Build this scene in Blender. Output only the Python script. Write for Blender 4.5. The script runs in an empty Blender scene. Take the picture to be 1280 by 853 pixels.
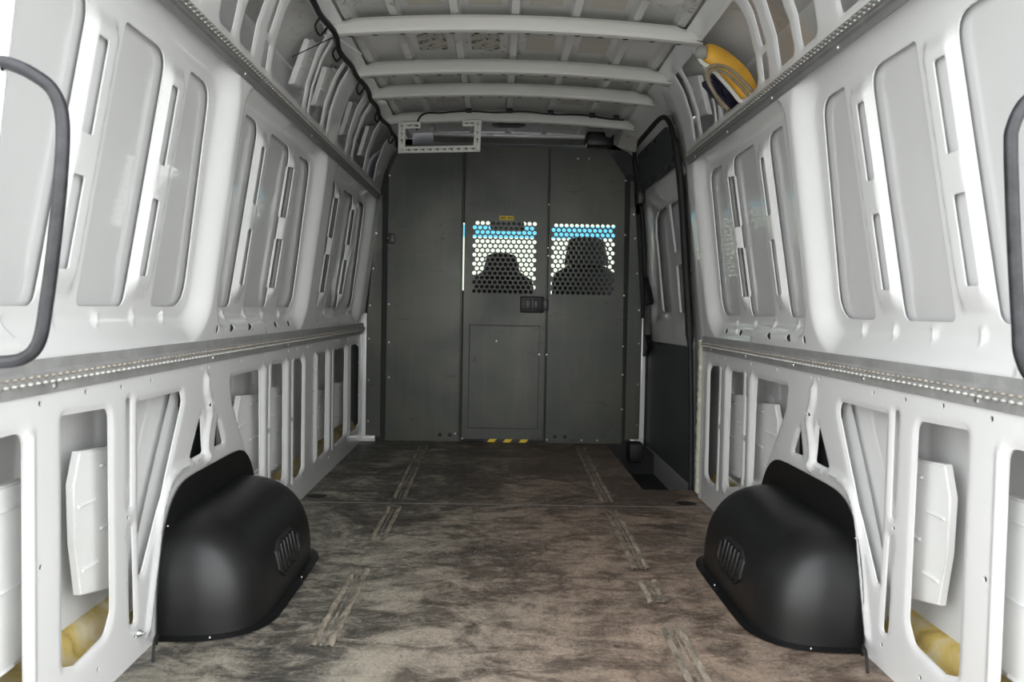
import bpy, bmesh, math, random
import numpy as np
from mathutils import Vector, Matrix
from mathutils.geometry import delaunay_2d_cdt

random.seed(7)
C = bpy.context.scene.collection
R = math.radians

# ------------------------------------------------------------------ materials
def nodes(name):
    m = bpy.data.materials.new(name); m.use_nodes = True
    nt = m.node_tree; b = nt.nodes['Principled BSDF']
    return m, nt, b

def N(nt, t, **kw):
    n = nt.nodes.new(t)
    for k, v in kw.items():
        if k.startswith('i_'):
            n.inputs[k[2:].replace('_', ' ')].default_value = v
        else:
            setattr(n, k, v)
    return n

def ramp(nt, src, stops, interp='LINEAR'):
    r = nt.nodes.new('ShaderNodeValToRGB'); r.color_ramp.interpolation = interp
    el = r.color_ramp.elements
    while len(el) < len(stops): el.new(0.5)
    for e, (p, c) in zip(el, stops):
        e.position = p; e.color = (c, c, c, 1) if isinstance(c, (int, float)) else (*c, 1)
    nt.links.new(src, r.inputs[0]); return r

def mixc(nt, fac, a, b, mode='MIX'):
    m = nt.nodes.new('ShaderNodeMix'); m.data_type = 'RGBA'; m.blend_type = mode
    for sock, v in ((m.inputs['Factor'], fac), (m.inputs['A'], a), (m.inputs['B'], b)):
        if hasattr(v, 'node'): nt.links.new(v, sock)
        elif isinstance(v, (int, float)): sock.default_value = v if sock.name == 'Factor' else (v, v, v, 1)
        else: sock.default_value = (*v, 1)
    # colour sockets share names with float ones: use explicit indices
    return m

def MIX(nt, fac, a, b, mode='MIX'):
    m = nt.nodes.new('ShaderNodeMix'); m.data_type = 'RGBA'; m.blend_type = mode
    def put(s, v, col):
        if isinstance(v, bpy.types.NodeSocket): nt.links.new(v, s)
        elif col: s.default_value = (v, v, v, 1) if isinstance(v, (int, float)) else (*v, 1)
        else: s.default_value = v
    put(m.inputs[0], fac, False); put(m.inputs[6], a, True); put(m.inputs[7], b, True)
    return m.outputs[2]

def noise(nt, scale, detail=4, rough=.6, coord='Object', sc=(1, 1, 1), dist=0):
    tc = nt.nodes.new('ShaderNodeTexCoord'); mp = nt.nodes.new('ShaderNodeMapping')
    mp.inputs['Scale'].default_value = sc
    nt.links.new(tc.outputs[coord], mp.inputs[0])
    n = nt.nodes.new('ShaderNodeTexNoise')
    n.inputs['Scale'].default_value = scale; n.inputs['Detail'].default_value = detail
    n.inputs['Roughness'].default_value = rough; n.inputs['Distortion'].default_value = dist
    nt.links.new(mp.outputs[0], n.inputs['Vector'])
    return n.outputs[0]

def bump(nt, b, src, strength, dist=.01):
    n = nt.nodes.new('ShaderNodeBump'); n.inputs['Strength'].default_value = strength
    n.inputs['Distance'].default_value = dist
    nt.links.new(src, n.inputs['Height']); nt.links.new(n.outputs[0], b.inputs['Normal'])

def plain(name, col, rough=.5, metal=0, coat=0, coat_r=.05, spec=.5, var=.12, vs=6, bumpy=0, bs=300):
    m, nt, b = nodes(name)
    n = noise(nt, vs, 5)
    r = ramp(nt, n, [(.3, tuple(c * (1 - var) for c in col)), (.7, tuple(min(1, c * (1 + var)) for c in col))])
    nt.links.new(r.outputs[0], b.inputs['Base Color'])
    b.inputs['Roughness'].default_value = rough; b.inputs['Metallic'].default_value = metal
    b.inputs['Coat Weight'].default_value = coat; b.inputs['Coat Roughness'].default_value = coat_r
    b.inputs['Specular IOR Level'].default_value = spec
    if bumpy: bump(nt, b, noise(nt, bs, 3), bumpy, .002)
    return m

M = {}
M['white'] = plain('white_paint', (.82, .82, .82), .32, coat=1.0, coat_r=.05, var=.03, vs=2.5)
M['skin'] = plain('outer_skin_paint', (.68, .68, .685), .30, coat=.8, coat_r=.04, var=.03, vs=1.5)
M['pad'] = plain('white_foam_pad', (.80, .80, .79), .55, var=.03)
M['black'] = plain('black_plastic', (.008, .008, .0085), .38, var=.15, bumpy=.12, bs=500)
M['rubber'] = plain('black_rubber', (.012, .012, .013), .6, var=.2)
M['tube'] = plain('scuffed_black_tube', (.020, .020, .024), .35, var=.6, vs=30, bumpy=.2, bs=60)
M['steel'] = plain('zinc_steel', (.55, .55, .54), .35, metal=.9, var=.1, vs=40)
M['seat'] = plain('dark_seat_fabric', (.004, .004, .0045), .9, var=.2)
M['cab'] = plain('dark_cab_trim', (.03, .03, .032), .7, var=.2)
M['navy'] = plain('navy_cloth', (.022, .02, .05), .9, var=.35, vs=25)
M['yellow'] = plain('yellow_webbing', (.78, .42, .05), .55, var=.1, vs=15)
M['yellow_sticker'] = plain('yellow_sticker', (.90, .66, .04), .5, var=.1, vs=60)
M['ink'] = plain('sticker_ink', (.12, .09, .02), .6)
M['cream'] = plain('cream_sealant', (.70, .68, .55), .5, var=.15, vs=40, bumpy=.6, bs=90)
M['bracket'] = plain('cream_white_metal', (.72, .72, .66), .45, var=.06, vs=10)
M['trimgrey'] = plain('dark_grey_trim_board', (.052, .058, .064), .5, var=.2, vs=5)
M['strip'] = plain('grey_worn_strip', (.30, .29, .27), .6)

def mat_galv(name='galvanised_steel', k=1.0):
    m, nt, b = nodes(name)
    n1 = noise(nt, 18, 6, .7); n2 = noise(nt, 3, 4)
    c = ramp(nt, n1, [(.3, .34 * k), (.7, .49 * k)])
    d = MIX(nt, ramp(nt, n2, [(.45, 0), (.75, .5)]).outputs[0], c.outputs[0], (.34 * k, .33 * k, .31 * k))
    nt.links.new(d, b.inputs['Base Color'])
    b.inputs['Metallic'].default_value = .35
    nt.links.new(ramp(nt, n1, [(.3, .36), (.7, .55)]).outputs[0], b.inputs['Roughness'])
    return m
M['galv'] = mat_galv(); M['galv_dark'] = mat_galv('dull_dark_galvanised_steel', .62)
M['dimple'] = plain('bright_dimple_metal', (.52, .51, .49), .35, metal=.3, var=.15, vs=40)
M['dimple_shade'] = plain('shade_tinted_dimple', (.38, .34, .29), .5, metal=.2, var=.25, vs=30)  # brownish shadow on the second dimple row, put into its colour

def mat_bulk():
    m, nt, b = nodes('dark_green_grey_steel')
    n1 = noise(nt, 1.7, 5, .6, dist=.5); n2 = noise(nt, 7, 7, .75, sc=(1, 1, 3.2), dist=.8); n3 = noise(nt, 3.2, 4); n4 = noise(nt, 2.5, 5, .6, sc=(9, 1, .6))
    c = ramp(nt, n1, [(.3, (.050, .056, .052)), (.7, (.088, .088, .068))]).outputs[0]
    k = N(nt, 'ShaderNodeMath', operation='MULTIPLY')
    nt.links.new(ramp(nt, n2, [(.58, 0), (.66, .9)]).outputs[0], k.inputs[0]); nt.links.new(ramp(nt, n3, [(.45, 0), (.6, 1)]).outputs[0], k.inputs[1])
    d = MIX(nt, k.outputs[0], c, (.028, .028, .026))
    d = MIX(nt, ramp(nt, n4, [(.5, 0), (.75, .35)]).outputs[0], d, (.10, .10, .085))
    nt.links.new(d, b.inputs['Base Color'])
    nt.links.new(ramp(nt, n1, [(.3, .46), (.7, .30)]).outputs[0], b.inputs['Roughness']); b.inputs['Metallic'].default_value = .1
    return m
M['bulk'] = mat_bulk()

def mat_floor():
    m, nt, b = nodes('worn_plywood_floor')
    tc = N(nt, 'ShaderNodeTexCoord'); sp = N(nt, 'ShaderNodeSeparateXYZ')
    nt.links.new(tc.outputs['Object'], sp.inputs[0])
    def math_(op, a, bb, cl=False):
        n = N(nt, 'ShaderNodeMath', operation=op); n.use_clamp = cl
        for i, v in enumerate((a, bb)):
            if isinstance(v, (int, float)): n.inputs[i].default_value = v
            else: nt.links.new(v, n.inputs[i])
        return n.outputs[0]
    def mapr(src, a, b_):
        n = N(nt, 'ShaderNodeMapRange'); n.inputs[1].default_value = a; n.inputs[2].default_value = b_; nt.links.new(src, n.inputs[0]); return n.outputs[0]
    big = noise(nt, 2.6, 7, .68, sc=(1, .8, 1), dist=.8)
    mid = noise(nt, 9, 9, .75, sc=(.8, 1.4, 1), dist=.7)
    fine = noise(nt, 110, 7, .8)
    swirl = noise(nt, 2.6, 9, .75, sc=(.8, 1.7, 1), dist=1.6)
    swirl2 = noise(nt, 11, 6, .7, sc=(1.6, .7, 1), dist=1.5)
    rear = mapr(sp.outputs[1], 4.4, 2.0)          # wear grows towards the rear doors; partly the light's falloff put into colour
    right = mapr(sp.outputs[0], -.45, .25)  # browner to the right: lens flare tint put into the wood colour
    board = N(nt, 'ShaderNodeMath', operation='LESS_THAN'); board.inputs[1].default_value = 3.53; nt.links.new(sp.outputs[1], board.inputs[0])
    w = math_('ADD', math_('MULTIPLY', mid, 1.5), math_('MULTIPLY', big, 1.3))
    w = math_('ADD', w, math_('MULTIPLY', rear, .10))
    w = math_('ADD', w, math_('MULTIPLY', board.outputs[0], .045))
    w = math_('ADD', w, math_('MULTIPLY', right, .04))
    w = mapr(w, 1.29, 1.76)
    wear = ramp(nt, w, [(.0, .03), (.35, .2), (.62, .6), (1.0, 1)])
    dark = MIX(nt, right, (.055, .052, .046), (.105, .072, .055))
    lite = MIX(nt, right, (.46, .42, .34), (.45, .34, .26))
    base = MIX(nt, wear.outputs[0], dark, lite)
    thin = math_('ABSOLUTE', math_('SUBTRACT', swirl, .5), 0)
    base = MIX(nt, ramp(nt, thin, [(.0, .5), (.014, 0)]).outputs[0], base, (.46, .41, .34))
    thin2 = math_('ABSOLUTE', math_('SUBTRACT', swirl2, .52), 0)
    base = MIX(nt, ramp(nt, thin2, [(.0, .35), (.02, 0)]).outputs[0], base, (.055, .045, .038))
    base = MIX(nt, ramp(nt, noise(nt, 9, 8, .75, dist=1.5), [(.30, .8), (.42, 0)]).outputs[0], base, (.035, .03, .027))
    base = MIX(nt, .6, base, ramp(nt, fine, [(.32, .25), (.68, 1)]).outputs[0], 'MULTIPLY')
    nt.links.new(base, b.inputs['Base Color'])
    nt.links.new(ramp(nt, mid, [(.3, .42), (.7, .7)]).outputs[0], b.inputs['Roughness'])
    bump(nt, b, math_('ADD', math_('ADD', swirl, swirl2), math_('MULTIPLY', fine, .5)), .5, .004)
    return m
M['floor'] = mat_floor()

def mat_roof():
    m, nt, b = nodes('roof_skin_paint')
    n1 = noise(nt, 3, 5); n2 = noise(nt, 22, 8, .75, dist=.7); n3 = noise(nt, 2.3, 3)
    base = ramp(nt, n1, [(.3, (.58, .575, .56)), (.7, (.68, .67, .655))]).outputs[0]
    st = N(nt, 'ShaderNodeMath', operation='MULTIPLY')
    nt.links.new(ramp(nt, n2, [(.55, 0), (.63, 1)]).outputs[0], st.inputs[0])
    nt.links.new(ramp(nt, n3, [(.50, 0), (.62, 1)]).outputs[0], st.inputs[1])
    nt.links.new(MIX(nt, st.outputs[0], base, (.09, .07, .055)), b.inputs['Base Color'])
    b.inputs['Roughness'].default_value = .35; b.inputs['Coat Weight'].default_value = .5
    return m
M['roof'] = mat_roof()

def mat_stained(name, col, amount):
    m, nt, b = nodes(name)
    n2 = noise(nt, 30, 8, .75, dist=.8)
    st = ramp(nt, n2, [(.62 - amount, 0), (.67 - amount, 1)])
    nt.links.new(MIX(nt, st.outputs[0], col, (.03, .025, .02)), b.inputs['Base Color'])
    b.inputs['Roughness'].default_value = .6
    return m
M['patch'] = mat_stained('beige_damping_patch', (.50, .47, .41), -.06)
M['patch_dirty'] = mat_stained('mould_stained_patch', (.46, .44, .38), .10)
M['bow'] = mat_stained('roof_bow_paint', (.70, .69, .66), -.09)
M['bow'].node_tree.nodes['Principled BSDF'].inputs['Roughness'].default_value = .4

def mat_wax():
    m, nt, b = nodes('sill_with_cavity_wax')
    n = noise(nt, 9, 5, dist=.5)
    nt.links.new(ramp(nt, n, [(.30, (.62, .59, .48)), (.52, (.56, .42, .13)), (.75, (.20, .12, .04))]).outputs[0], b.inputs['Base Color'])
    b.inputs['Roughness'].default_value = .35
    return m
M['wax'] = mat_wax()
M['wax_pale'] = plain('pale_wax_film', (.66, .64, .54), .4, var=.06)

def mat_stripe():
    m, nt, b = nodes('yellow_black_hazard_stripes')
    tc = N(nt, 'ShaderNodeTexCoord'); sp = N(nt, 'ShaderNodeSeparateXYZ'); nt.links.new(tc.outputs['Object'], sp.inputs[0])
    a = N(nt, 'ShaderNodeMath', operation='MULTIPLY_ADD'); a.inputs[1].default_value = -.9
    nt.links.new(sp.outputs[2], a.inputs[0]); nt.links.new(sp.outputs[0], a.inputs[2])
    d = N(nt, 'ShaderNodeMath', operation='DIVIDE'); d.inputs[1].default_value = .1; nt.links.new(a.outputs[0], d.inputs[0])
    f = N(nt, 'ShaderNodeMath', operation='FRACT'); nt.links.new(d.outputs[0], f.inputs[0])
    g = N(nt, 'ShaderNodeMath', operation='GREATER_THAN'); g.inputs[1].default_value = .45; nt.links.new(f.outputs[0], g.inputs[0])
    nt.links.new(MIX(nt, g.outputs[0], (.88, .64, .03), (.03, .03, .025)), b.inputs['Base Color'])
    return m
M['stripe'] = mat_stripe()

def mat_glass(name, tint, fac):
    m = bpy.data.materials.new(name); m.use_nodes = True; nt = m.node_tree
    nt.nodes.clear()
    out = N(nt, 'ShaderNodeOutputMaterial'); t = N(nt, 'ShaderNodeBsdfTransparent'); g = N(nt, 'ShaderNodeBsdfGlossy')
    t.inputs[0].default_value = (*tint, 1); g.inputs['Roughness'].default_value = .02
    mx = N(nt, 'ShaderNodeMixShader'); mx.inputs[0].default_value = fac
    nt.links.new(t.outputs[0], mx.inputs[1]); nt.links.new(g.outputs[0], mx.inputs[2]); nt.links.new(mx.outputs[0], out.inputs[0])
    return m
M['glass'] = mat_glass('windscreen_glass', (.25, .275, .235), .05)
M['blue_glass'] = mat_glass('blue_sun_band', (.05, .20, .30), .04)

def mat_hose():
    m, nt, b = nodes('clear_plastic_hose')
    n = noise(nt, 20, 3)
    nt.links.new(ramp(nt, n, [(.3, (.26, .21, .13)), (.7, (.42, .36, .25))]).outputs[0], b.inputs['Base Color'])
    b.inputs['Roughness'].default_value = .15; b.inputs['Transmission Weight'].default_value = .35
    return m
M['hose'] = mat_hose()
M['asphalt'] = plain('outside_yard_paving', (.46, .46, .44), .9, var=.15, vs=1.5, bumpy=.3, bs=60)

# ------------------------------------------------------------------ object helpers
def link(name, me, mat, parent=None):
    o = bpy.data.objects.new(name, me); C.objects.link(o)
    if mat is not None and not me.materials: me.materials.append(mat)
    if parent is not None: o.parent = parent
    return o

def world_loc(o):
    v = Vector()
    while o is not None: v = v + o.location; o = o.parent
    return v

def bolts(name, items, mat, parent, r=.008, h=.005):
    # one mesh per fixing, all copies of the same kind
    for c, axis in items:
        bm = bmesh.new(); bolt(bm, (0, 0, 0), axis, r, h)
        o = bm_obj(name, bm, mat, parent); o.location = Vector(c) - world_loc(parent)

def bm_obj(name, bm, mat, parent=None, smooth=None, origin=None):
    bmesh.ops.recalc_face_normals(bm, faces=bm.faces[:])
    me = bpy.data.meshes.new(name); bm.to_mesh(me); bm.free()
    if smooth:
        for p in me.polygons: p.use_smooth = True
        me.set_sharp_from_angle(angle=R(smooth))
    o = link(name, me, mat, parent)
    if origin is not None:
        me.transform(Matrix.Translation(-Vector(origin)))
        o.location = Vector(origin) - world_loc(parent)
    return o

def tag(o, label=None, cat=None, group=None, kind=None):
    if label: o['label'] = label
    if cat: o['category'] = cat
    if group: o['group'] = group
    if kind: o['kind'] = kind
    return o

def empty(name, loc, label, cat, group=None):
    o = bpy.data.objects.new(name, None); C.objects.link(o); o.location = loc; o.empty_display_size = .05
    bpy.context.view_layer.update()
    return tag(o, label, cat, group)

def add_box(bm, lo, hi, bev=0, seg=2):
    lo, hi = Vector(lo), Vector(hi)
    r = bmesh.ops.create_cube(bm, size=1.0)
    vs = r['verts']
    for v in vs: v.co = Vector([(lo[i] + hi[i]) / 2 + v.co[i] * (hi[i] - lo[i]) for i in range(3)])
    if bev:
        es = list({e for v in vs for e in v.link_edges})
        bmesh.ops.bevel(bm, geom=es, offset=bev, segments=seg, affect='EDGES', profile=.5)

def add_tube(bm, pts, rad, n=10, cap=True, flat=None):
    pts = [Vector(p) for p in pts]; rings = []
    ref = None
    for i, p in enumerate(pts):
        d = (pts[min(i + 1, len(pts) - 1)] - pts[max(i - 1, 0)]).normalized()
        if ref is None:
            ref = Vector((0, 0, 1)) if abs(d.z) < .9 else Vector((1, 0, 0))
        a = d.cross(ref).normalized(); b = a.cross(d).normalized(); ref = b
        rr = rad[i] if isinstance(rad, (list, tuple)) else rad
        fx = flat[i] if flat else (1, 1)
        rings.append([bm.verts.new(p + a * rr * fx[0] * math.cos(2 * math.pi * k / n) + b * rr * fx[1] * math.sin(2 * math.pi * k / n)) for k in range(n)])
    for A, B in zip(rings, rings[1:]):
        for k in range(n): bm.faces.new((A[k], A[(k + 1) % n], B[(k + 1) % n], B[k]))
    if cap:
        bm.faces.new(rings[0][::-1]); bm.faces.new(rings[-1])

def smooth_path(pts, n=8):
    P = [Vector(p) for p in pts]; P = [P[0] * 2 - P[1]] + P + [P[-1] * 2 - P[-2]]; out = []
    for i in range(1, len(P) - 2):
        for k in range(n):
            t = k / n; a, b, c, d = P[i - 1], P[i], P[i + 1], P[i + 2]
            out.append(.5 * ((2 * b) + (c - a) * t + (2 * a - 5 * b + 4 * c - d) * t * t + (3 * b - a - 3 * c + d) * t ** 3))
    out.append(P[-2]); return out

def bolt(bm, c, axis, r=.008, h=.005):
    q = Vector((0, 0, 1)).rotation_difference(Vector(axis)).to_matrix().to_4x4()
    bmesh.ops.create_cone(bm, cap_ends=True, segments=10, radius1=r, radius2=r * .65, depth=h, matrix=Matrix.Translation(c) @ q)

def rounded(poly, r, seg=5):
    """round the corners of a polygon; r a number or one per corner"""
    out = []; n = len(poly)
    for i in range(n):
        p = Vector(poly[i]); a = Vector(poly[i - 1]); b = Vector(poly[(i + 1) % n])
        rr = r[i] if isinstance(r, (list, tuple)) else r
        da, db = (a - p), (b - p)
        la, lb = da.length, db.length; da.normalize(); db.normalize()
        ang = da.angle(db); t = min(rr / max(math.tan(ang / 2), 1e-3), la * .48, lb * .48)
        if rr <= 0 or t < 1e-5: out.append((p.x, p.y)); continue
        s, e = p + da * t, p + db * t
        for k in range(seg + 1):
            u = k / seg
            q = s * (1 - u) ** 2 + p * 2 * u * (1 - u) + e * u * u
            out.append((q.x, q.y))
    return out

def rect(y0, y1, z0, z1, r=.02, lean=0):
    d = lean * (z1 - z0)
    return rounded([(y0, z0), (y1, z0), (y1 + d, z1), (y0 + d, z1)], r)

def circ(y, z, r, n=8):
    return [(y + r * math.cos(2 * math.pi * k / n), z + r * math.sin(2 * math.pi * k / n)) for k in range(n)]

def seg_dist(P, poly, chunk=4000):
    A = np.array(poly); B = np.roll(A, -1, 0); d = B - A; L = (d ** 2).sum(1) + 1e-12
    w = P[:, None, :] - A[None]
    t = np.clip((w * d[None]).sum(2) / L, 0, 1)
    return np.sqrt(((w - t[..., None] * d[None]) ** 2).sum(2)).min(1)

def inside(P, poly):
    A = np.array(poly); B = np.roll(A, -1, 0); c = np.zeros(len(P), bool)
    for (x0, y0), (x1, y1) in zip(A, B):
        if y0 == y1: continue
        m = ((y0 > P[:, 1]) != (y1 > P[:, 1])) & (P[:, 0] < (x1 - x0) * (P[:, 1] - y0) / (y1 - y0) + x0)
        c ^= m
    return c

def resample(poly, step):
    out = []
    for i in range(len(poly)):
        a, b = np.array(poly[i]), np.array(poly[(i + 1) % len(poly)]); n = max(1, int(np.linalg.norm(b - a) / step))
        for k in range(n): out.append(tuple(a + (b - a) * k / n))
    return out

def hole_sheet(outer, holes, grid=None, rings=(), step=None):
    """triangulated flat sheet (u, v) with holes. Returns verts (n,2), faces, hole loops as index lists"""
    holes = [resample(h, step) if step else list(h) for h in holes]
    loops = [resample(outer, step) if step else list(outer)] + holes
    pts, edges, idx = [], [], []
    for L in loops:
        s = len(pts); pts += [tuple(p) for p in L]; n = len(L)
        edges += [(s + k, s + (k + 1) % n) for k in range(n)]; idx.append(list(range(s, s + n)))
    bnd = len(pts)
    extra = []
    for h in holes:
        A = np.array(h); T = np.roll(A, -1, 0) - np.roll(A, 1, 0); T /= np.linalg.norm(T, axis=1)[:, None] + 1e-9
        nrm = np.stack([T[:, 1], -T[:, 0]], 1)
        area = .5 * np.sum(A[:, 0] * np.roll(A[:, 1], -1) - np.roll(A[:, 0], -1) * A[:, 1])
        if area < 0: nrm = -nrm
        for d in rings: extra.append(A + nrm * d)
    cand = np.zeros((0, 2))
    if grid is not None: cand = grid
    E_ = np.concatenate(extra) if extra else np.zeros((0, 2))
    def keep(P, dmin):
        if not len(P): return P
        ok = inside(P, outer)
        for h in loops:
            A = np.array(h); lo, hi = A.min(0) - dmin, A.max(0) + dmin
            near = np.where(((P >= lo) & (P <= hi)).all(1) & ok)[0]
            if not len(near): continue
            bad = seg_dist(P[near], h) < dmin
            if h is not loops[0]: bad |= inside(P[near], h)
            ok[near[bad]] = False
        return P[ok]
    ring_keep = keep(E_, (rings[0] * .8) if len(rings) else .001)
    gk = keep(cand, (rings[-1] * 1.25) if len(rings) else .004)
    allp = pts + [tuple(p) for p in ring_keep] + [tuple(p) for p in gk]
    v, e, f, ov, oe, of = delaunay_2d_cdt([Vector(p) for p in allp], edges, [], 0, 1e-6)
    V = np.array([(p.x, p.y) for p in v]); F = np.array([list(t) for t in f if len(t) == 3])
    cen = V[F].mean(1); ok = inside(cen, outer)
    for h in holes:
        A = np.array(h); lo, hi = A.min(0), A.max(0)
        near = np.where(((cen >= lo) & (cen <= hi)).all(1) & ok)[0]
        if len(near): ok[near[inside(cen[near], h)]] = False
    omap = {}
    for i, src in enumerate(ov):
        for s in src: omap[s] = i
    return V, F[ok], [[omap[i] for i in L] for L in idx]

def sheet_mesh(name, V, F, loops, mapper, lip, mat, parent=None, smooth=38, lip_outer=True):
    """mapper(V, depth)->Nx3 world points; every loop gets a lip of that depth"""
    P = mapper(V, 0.0); verts = [tuple(p) for p in P]; faces = [tuple(int(i) for i in t) for t in F]
    if lip:
        for k, L in enumerate(loops):
            if k == 0 and not lip_outer: continue
            s = len(verts); q = mapper(V[L], lip); verts += [tuple(p) for p in q]; n = len(L)
            faces += [(L[i], L[(i + 1) % n], s + (i + 1) % n, s + i) for i in range(n)]
    me = bpy.data.meshes.new(name); me.from_pydata(verts, [], faces); me.update()
    for p in me.polygons: p.use_smooth = True
    me.set_sharp_from_angle(angle=R(smooth))
    return link(name, me, mat, parent)

def sstep(a, b, x):
    t = np.clip((x - a) / (b - a), 0, 1); return t * t * (3 - 2 * t)

# ------------------------------------------------------------------ body side profile (x as a function of z)
PZ = [0, .70, .74, .80, 1.49, 1.55, 1.60, 1.68, 1.78, 1.85, 1.90]
PX = [.885, .885, .883, .874, .790, .788, .783, .765, .722, .672, .615]
def prof(z): return np.interp(z, PZ, PX)
LEAN = .117; KS = .980; PLAT = .017
REC = .045

BAYS = [(.6, 2.33), (2.50, 3.54), (3.83, 4.95)]
RIBS = [(1.565, 1.62, 1.667, 1.714), (1.935, 1.992, 2.036, 2.08), (2.692, 2.763, 2.806, 2.835), (3.11, 3.16, 3.207, 3.25),
        (4.005, 4.07, 4.115, 4.19), (4.482, 4.55, 4.595, 4.67)]
def lean(y, z): return y + LEAN * (z - .84)

def wall_holes(left):
    H = []; small = []; lower = []
    ym = 5.2 if left else 3.69
    # upper panel cut-outs and slots
    cuts = [(1.30, 1.565, 1), (1.714, 1.935, 1), (2.08, 2.30, 0), (2.545, 2.692, 1), (2.835, 3.11, 1), (3.25, 3.51, 0)]
    if left: cuts += [(3.86, 4.005, 1), (4.19, 4.482, 1), (4.67, 4.92, 0)]
    up = []
    for a, b, l in cuts:
        d = LEAN * .6 * l
        up.append(rounded([(a, .834), (b, .834), (b + d, 1.44), (a + LEAN * .6, 1.44)], [.02, .03 if l else .08, .05 if l else .06, .02]))
    for (e0, s0, s1, e1) in RIBS:
        if s1 > ym: continue
        for z0, z1 in ((.907, 1.092), (1.174, 1.368)):
            a_, b_ = s0 * KS, s1 * KS; up.append(rounded([(lean(a_, z0), z0), (lean(b_, z0), z0), (lean(b_, z1), z1), (lean(a_, z1), z1)], .007, 3))
    # tabs row: oval drain holes under bay two
    for y in (2.60,) + (() if not left else ()):
        pass
    for k, y in enumerate((2.475, 2.62, 2.81, 3.01, 3.20, 3.40)):
        rr = .015 if k == 0 else .012
        small.append([(y + (.013 if k == 0 else .022) * math.cos(t) + (0 if k == 0 else .016) * math.sin(t), .768 + rr * math.sin(t)) for t in np.linspace(0, 2 * math.pi, 12, endpoint=False)])
    # lower openings
    lower.append(rect(1.255, 1.473, .125, .61, .03))
    lower.append(rounded([(1.60, .125), (1.65, .108), (1.775, .118), (1.805, .16), (1.797, .614), (1.598, .622)], [.012, .01, .03, .03, .03, .012]))
    lower.append(rounded([(1.877, .37), (1.905, .368), (1.905, .625), (1.875, .627)], .013))
    lower.append(rounded([(1.893, .095), (1.924, .088), (1.911, .328), (1.880, .333)], .013))
    lower.append(rounded([(1.941, .197), (1.962, .193), (2.10, .39), (2.215, .58), (2.203, .61), (1.935, .612)], [.008, .02, .08, .03, .015, .006]))
    lower.append(rounded([(2.262, .414), (2.366, .414), (2.352, .535)], .008, 3))
    lower.append(rounded([(2.462, .415), (2.548, .412), (2.490, .500)], .008, 3))
    lower.append(rounded([(2.84, .262), (2.942, .235), (2.932, .613), (2.60, .615), (2.625, .53)], [.02, .01, .02, .02, .06]))
    lower.append(rounded([(3.035, .20), (3.058, .20), (3.058, .368), (3.035, .368)], .010, 3))
    lower.append(rounded([(3.035, .385), (3.058, .385), (3.058, .622), (3.035, .622)], .010, 3))
    lower.append(rounded([(3.085, .185), (3.262, .145), (3.257, .614), (3.085, .618)], [.025, .03, .03, .02]))
    lower.append(rounded([(3.380, .10), (3.400, .10), (3.400, .362), (3.380, .362)], .009, 3))
    lower.append(rounded([(3.380, .38), (3.400, .38), (3.400, .62), (3.380, .62)], .009, 3))
    lower.append(rounded([(3.425, .116), (3.556, .114), (3.558, .614), (3.425, .618)], [.03, .035, .035, .02]))
    if left:
        lower.append(rounded([(3.86, .14), (3.93, .118), (4.06, .125), (4.066, .618), (3.85, .614)], [.02, .02, .03, .03, .02]))
        lower.append(rect(4.205, 4.226, .10, .62, .009))
        lower.append(rounded([(4.272, .118), (4.556, .122), (4.564, .616), (4.265, .611)], [.03, .04, .04, .02]))
        lower.append(rect(4.69, 4.712, .10, .62, .009))
        lower.append(rounded([(4.768, .112), (4.975, .106), (4.972, .615), (4.757, .617)], [.03, .04, .04, .02]))
    lower = [[(y * 1.006, z) for y, z in h] for h in lower]
    # openings above the upper rail: y at the bottom (z 1.585) and at the top (z 1.83)
    top = []
    ops = [(1.36, 1.55, 1.33, 1.52), (1.62, 1.80, 1.59, 1.77), (1.90, 2.06, 1.88, 2.03), (2.205, 2.32, 2.18, 2.30), (2.375, 2.50, 2.37, 2.46),
           (3.185, 3.225, 3.115, 3.155), (3.245, 3.46, 3.18, 3.41), (3.505, 3.575, 3.45, 3.515)]
    ops += [(2.705, 3.145, 2.635, 3.075)]
    if left: ops += [(3.80, 4.02, 3.74, 3.93), (4.10, 4.17, 4.03, 4.10), (4.22, 4.55, 4.17, 4.46), (4.64, 4.92, 4.56, 4.84)]
    for a, b, c, d in ops:
        w = .25 * min(b - a, d - c)
        zt = 1.84
        my = lambda p, q, t: p + (q - p) * t
        top.append(rounded([(a, 1.583), (b, 1.583), (my(b, d, .35), 1.70), (d, zt), (c, zt), (my(a, c, .35), 1.70)], [min(.03, w), min(.03, w), .05, min(.03, w), min(.03, w), .05], 4))
    top.append(rounded([(2.595, 1.580), (2.655, 1.584), (2.64, 1.66), (2.585, 1.66)], .01, 3))
    top.append(rounded([(2.575, 1.68), (2.615, 1.68), (2.575, 1.81), (2.545, 1.81)], .01, 3))
    # bolt holes of the lower panel
    for y, z in [(1.53, .655), (1.53, .35), (1.70, .66), (1.86, .655), (2.02, .655), (2.36, .66), (2.42, .66), (2.415, .55), (2.46, .55), (2.72, .66), (3.00, .66),
                 (1.893, .35), (1.93, .058), (3.34, .66), (3.48, .66), (3.62, .62), (3.64, .52), (3.64, .42), (3.64, .3), (1.75, .06), (3.67, .66)] + \
                ([(3.76, .66), (3.80, .55), (3.80, .45), (3.80, .35), (4.15, .66), (4.4, .66), (4.65, .66), (4.85, .66), (4.15, .08), (4.4, .06), (5.05, .5), (5.05, .3)] if left else []):
        small.append(circ(y, z, .0065))
    return up, small, lower, top

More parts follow.
